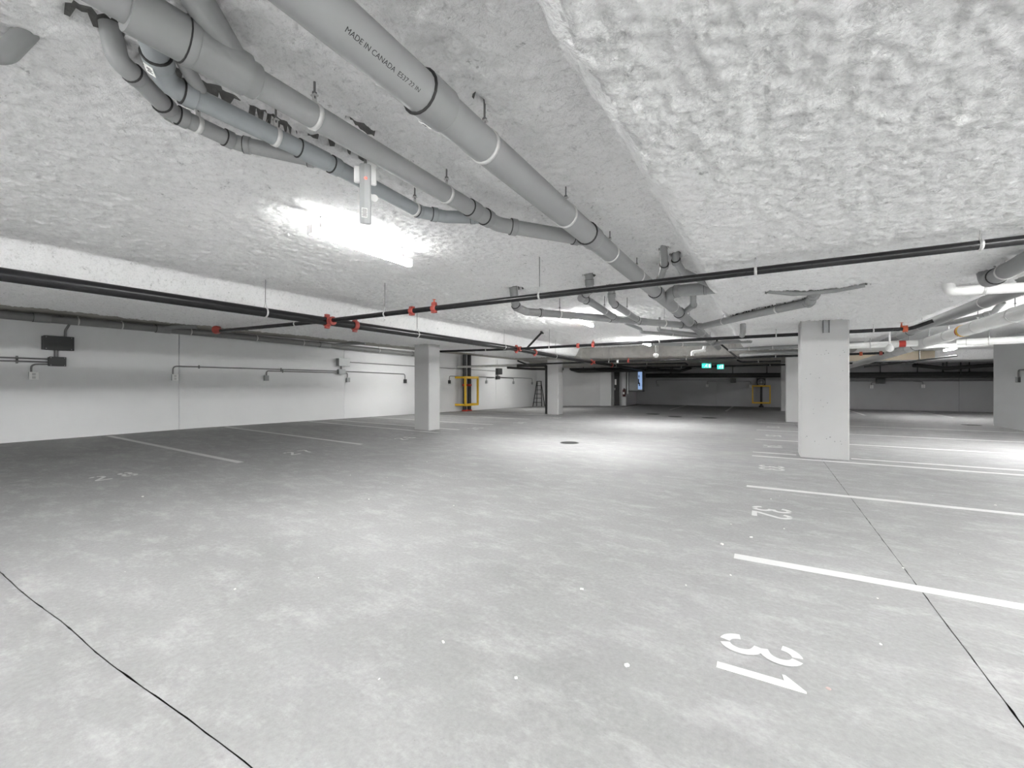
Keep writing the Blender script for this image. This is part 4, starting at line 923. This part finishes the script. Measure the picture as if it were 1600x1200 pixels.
obj('handle', MB().box((0, -0.03, 0.49), (0.04, 0.14, 0.03)).tube([(0, 0, 0.44), (0, 0, 0.50)], 0.022, 10), BLACKM, t)
obj('hose', MB().tube(fillet([(0.03, 0, 0.47), (0.13, -0.02, 0.42), (0.12, -0.02, 0.12)], 0.06), 0.012, 8), BLACKM, t)
obj('plate', MB().box((0.005, -0.092, 0.20), (0.09, 0.006, 0.13)), STICK, t, 'white instruction plate')
t = thing('wall_cabinet', 'hanging grey cabinet with a glowing blue picture panel beside the far wall', 'cabinet', (-6.55, 26.2, 0.9))
obj('body', MB().box((-0.06, 0, 0.58), (0.78, 0.5, 1.16), ch=0.01), BOXG, t)
s_ = obj('screen', MB().box((0.20, -0.26, 0.60), (0.24, 0.03, 1.04), ch=0.006), SCREEN, t, 'blue glowing panel')
obj('dark_shape', MB().box((0.12, -0.278, 0.55), (0.07, 0.006, 0.30)).box((0.17, -0.278, 0.38), (0.06, 0.006, 0.2)).box((0.14, -0.278, 0.85), (0.05, 0.006, 0.12)), SCREENK, s_)
obj('shelf', MB().box((-0.1, -0.02, -0.02), (0.9, 0.5, 0.05)), BOXD, t)
t = thing('white_riser', 'thin white vertical pipe on the wall left of the blue-lit cabinet', 'pipe', (-7.07, 25.93, 0.72))
obj('tube', MB().tube([(0, 0, 0), (0, 0, 1.30)], 0.035, 10), WHITEP, t); obj('strap', MB().box((0, 0.02, 0.3), (0.12, 0.03, 0.03)), ALU, t)

def exit_sign(x, y, z, rz, label):
    t = thing('exit_sign', label, 'sign', (x, y, z), rz, 'green exit signs')
    obj('housing', MB().box((0, 0.03, 0), (0.42, 0.05, 0.24), ch=0.008), BOXG, t)
    obj('face', MB().box((0, -0.001, 0), (0.39, 0.012, 0.21)), GREENS, t, 'lit green face')
    mb = MB()
    mb.lathe((0.02, -0.008, 0.065), (0, -1, 0), [(0.02, 0), (0.019, 0.003)], 10)
    def limb(a, b, w):
        a, b = Vector(a), Vector(b); d = b - a; an = math.atan2(d.y, d.x)
        mb.box((a.x + d.x / 2, -0.0095, a.y + d.y / 2), (d.length + w * 0.5, 0.003, w), Matrix.Rotation(-an, 3, 'Y'))
    limb((0.0, 0.04), (-0.02, -0.02), 0.03); limb((-0.02, -0.02), (0.03, -0.04), 0.018); limb((0.03, -0.04), (0.02, -0.09), 0.018)
    limb((-0.02, -0.02), (-0.06, -0.06), 0.018); limb((-0.06, -0.06), (-0.10, -0.06), 0.016); limb((0.0, 0.035), (0.05, 0.0), 0.014); limb((0.0, 0.035), (-0.05, 0.02), 0.014); limb((-0.05, 0.02), (-0.06, -0.01), 0.014)
    obj('running_figure', mb, SIGNW, t, 'white running figure')
    obj('doorway', MB().box((0.13, -0.0095, 0.0), (0.08, 0.003, 0.17)), SIGNW, t, 'white doorway')
    obj('arrow', MB().box((-0.15, -0.0095, 0.0), (0.05, 0.003, 0.02)), SIGNW, t)
    obj('stem', MB().tube([(0, 0.03, 0.11), (0, 0.03, max(0.15, 2.34 - z))], 0.012, 8), ALU, t)
exit_sign(-2.34, 22.0, 2.15, R(5), 'larger green exit sign hanging from the dim far ceiling, left of the pair')
exit_sign(-1.76, 22.05, 2.09, R(-42), 'smaller green exit sign turned aside, right of the pair')
rod_thing('thin pale slanting rod above the two green exit signs', (-2.62, 21.0, 2.34), (-1.95, 21.0, 2.14), 0.012, ZINC)

def dome(x, y, z, label, r=0.075, top=2.74):
    t = thing('dome_camera', label, 'camera', (x, y, z))
    obj('dome', MB().lathe((0, 0, 0), (0, 0, 1), [(r * 0.1, -r), (r * 0.5, -r * 0.87), (r * 0.86, -r * 0.5), (r, 0.0), (r, r * 0.5), (r * 0.4, r * 0.8)], 16), WHITEP, t)
    obj('stem', MB().tube([(0, 0, r * 0.7), (0, 0, top - z)], 0.012, 8), ALU, t)
    for s_ in (-1, 1): obj('cable', MB().tube([(s_ * 0.02, 0, r * 0.7), (s_ * 0.06, 0, 0.16), (s_ * 0.10, 0, (top - z) * 0.97)], 0.006, 6), COND, t)
dome(-2.83, 13.5, 2.16, 'white round dome camera hanging on cables near the third strip light')
t = thing('white_fitting', 'white elbowed plastic fitting beside the far end of the thickest pipe', 'pipe fitting', (-1.85, 13.8, 2.22))
obj('elbow', MB().tube(fillet([(0, 0, -0.08), (0, 0, 0.03), (0.30, 0, 0.06), (0.34, 0, 0.22)], 0.05), 0.045, 12), WHITEP, t); obj('stem', MB().tube([(0.34, 0, 0.2), (0.34, 0, 0.53)], 0.02, 8), WHITEP, t); obj('collar', MB().lathe((0.3, 0, 0.06), (1, 0, 0.6), [(0.06, 0), (0.06, 0.05)], 12), WHITEP, t)
t = thing('globe_fitting', 'white ball-shaped fitting under the far pipes right of the large column', 'pipe fitting', (2.48, 13.0, 2.12))
obj('ball', MB().lathe((0, 0, 0), (0, 0, 1), [(0.01, -0.085), (0.05, -0.07), (0.08, -0.03), (0.083, 0.02), (0.05, 0.07), (0.02, 0.1)], 14), WHITEP, t); obj('neck', MB().tube([(0, 0, 0.08), (0, 0, 0.62)], 0.02, 8), WHITEP, t)

# white sensor bar hanging in front of the thin pipe
t = thing('sensor_bar', 'white hanging sensor bar with a red light, below the mid-size grey pipe', 'sensor', (-2.02, 1.77, 2.235), R(50))
obj('body', MB().box((0, 0, 0.175), (0.064, 0.028, 0.35), ch=0.006), CLEARISH, t)
obj('front_strip', MB().box((0.010, -0.0155, 0.175), (0.030, 0.004, 0.345)), mat('ribbed_lens', (0.5, 0.51, 0.51), 0.35), t)
obj('indicator', MB().lathe((0.002, -0.017, 0.262), (0, -1, 0), [(0.009, 0), (0.008, 0.003), (0.003, 0.005)], 14), LED, t, 'red indicator light')
lb = obj('sticker', MB().box((-0.005, -0.018, 0.06), (0.032, 0.002, 0.055)), STICK, t, 'small printed sticker')
mb = MB()
for i in range(6): mb.box((-0.005, -0.0192, 0.040 + i * 0.0078), (0.024 if i % 2 else 0.027, 0.0008, 0.003))
obj('print', mb, INK, lb)
for s_ in (-1, 1):
    obj('clamp', MB().box((s_ * 0.046, 0.006, 0.285), (0.034, 0.03, 0.095), ch=0.006), WHITEP, t)
obj('ear', MB().lathe((0.036, 0.005, 0.345), (0, -1, 0), [(0.028, -0.012), (0.030, -0.008), (0.030, 0.008), (0.028, 0.012)], 16), WHITEP, t)
obj('disc', MB().lathe((0.050, 0.018, 0.165), (0, -1, 0), [(0.022, -0.006), (0.024, 0.0), (0.022, 0.006)], 16), WHITEP, t)
obj('stem', MB().tube([(0, 0.0, 0.34), (0, 0.0, 0.53)], 0.008, 8), ROD, t)
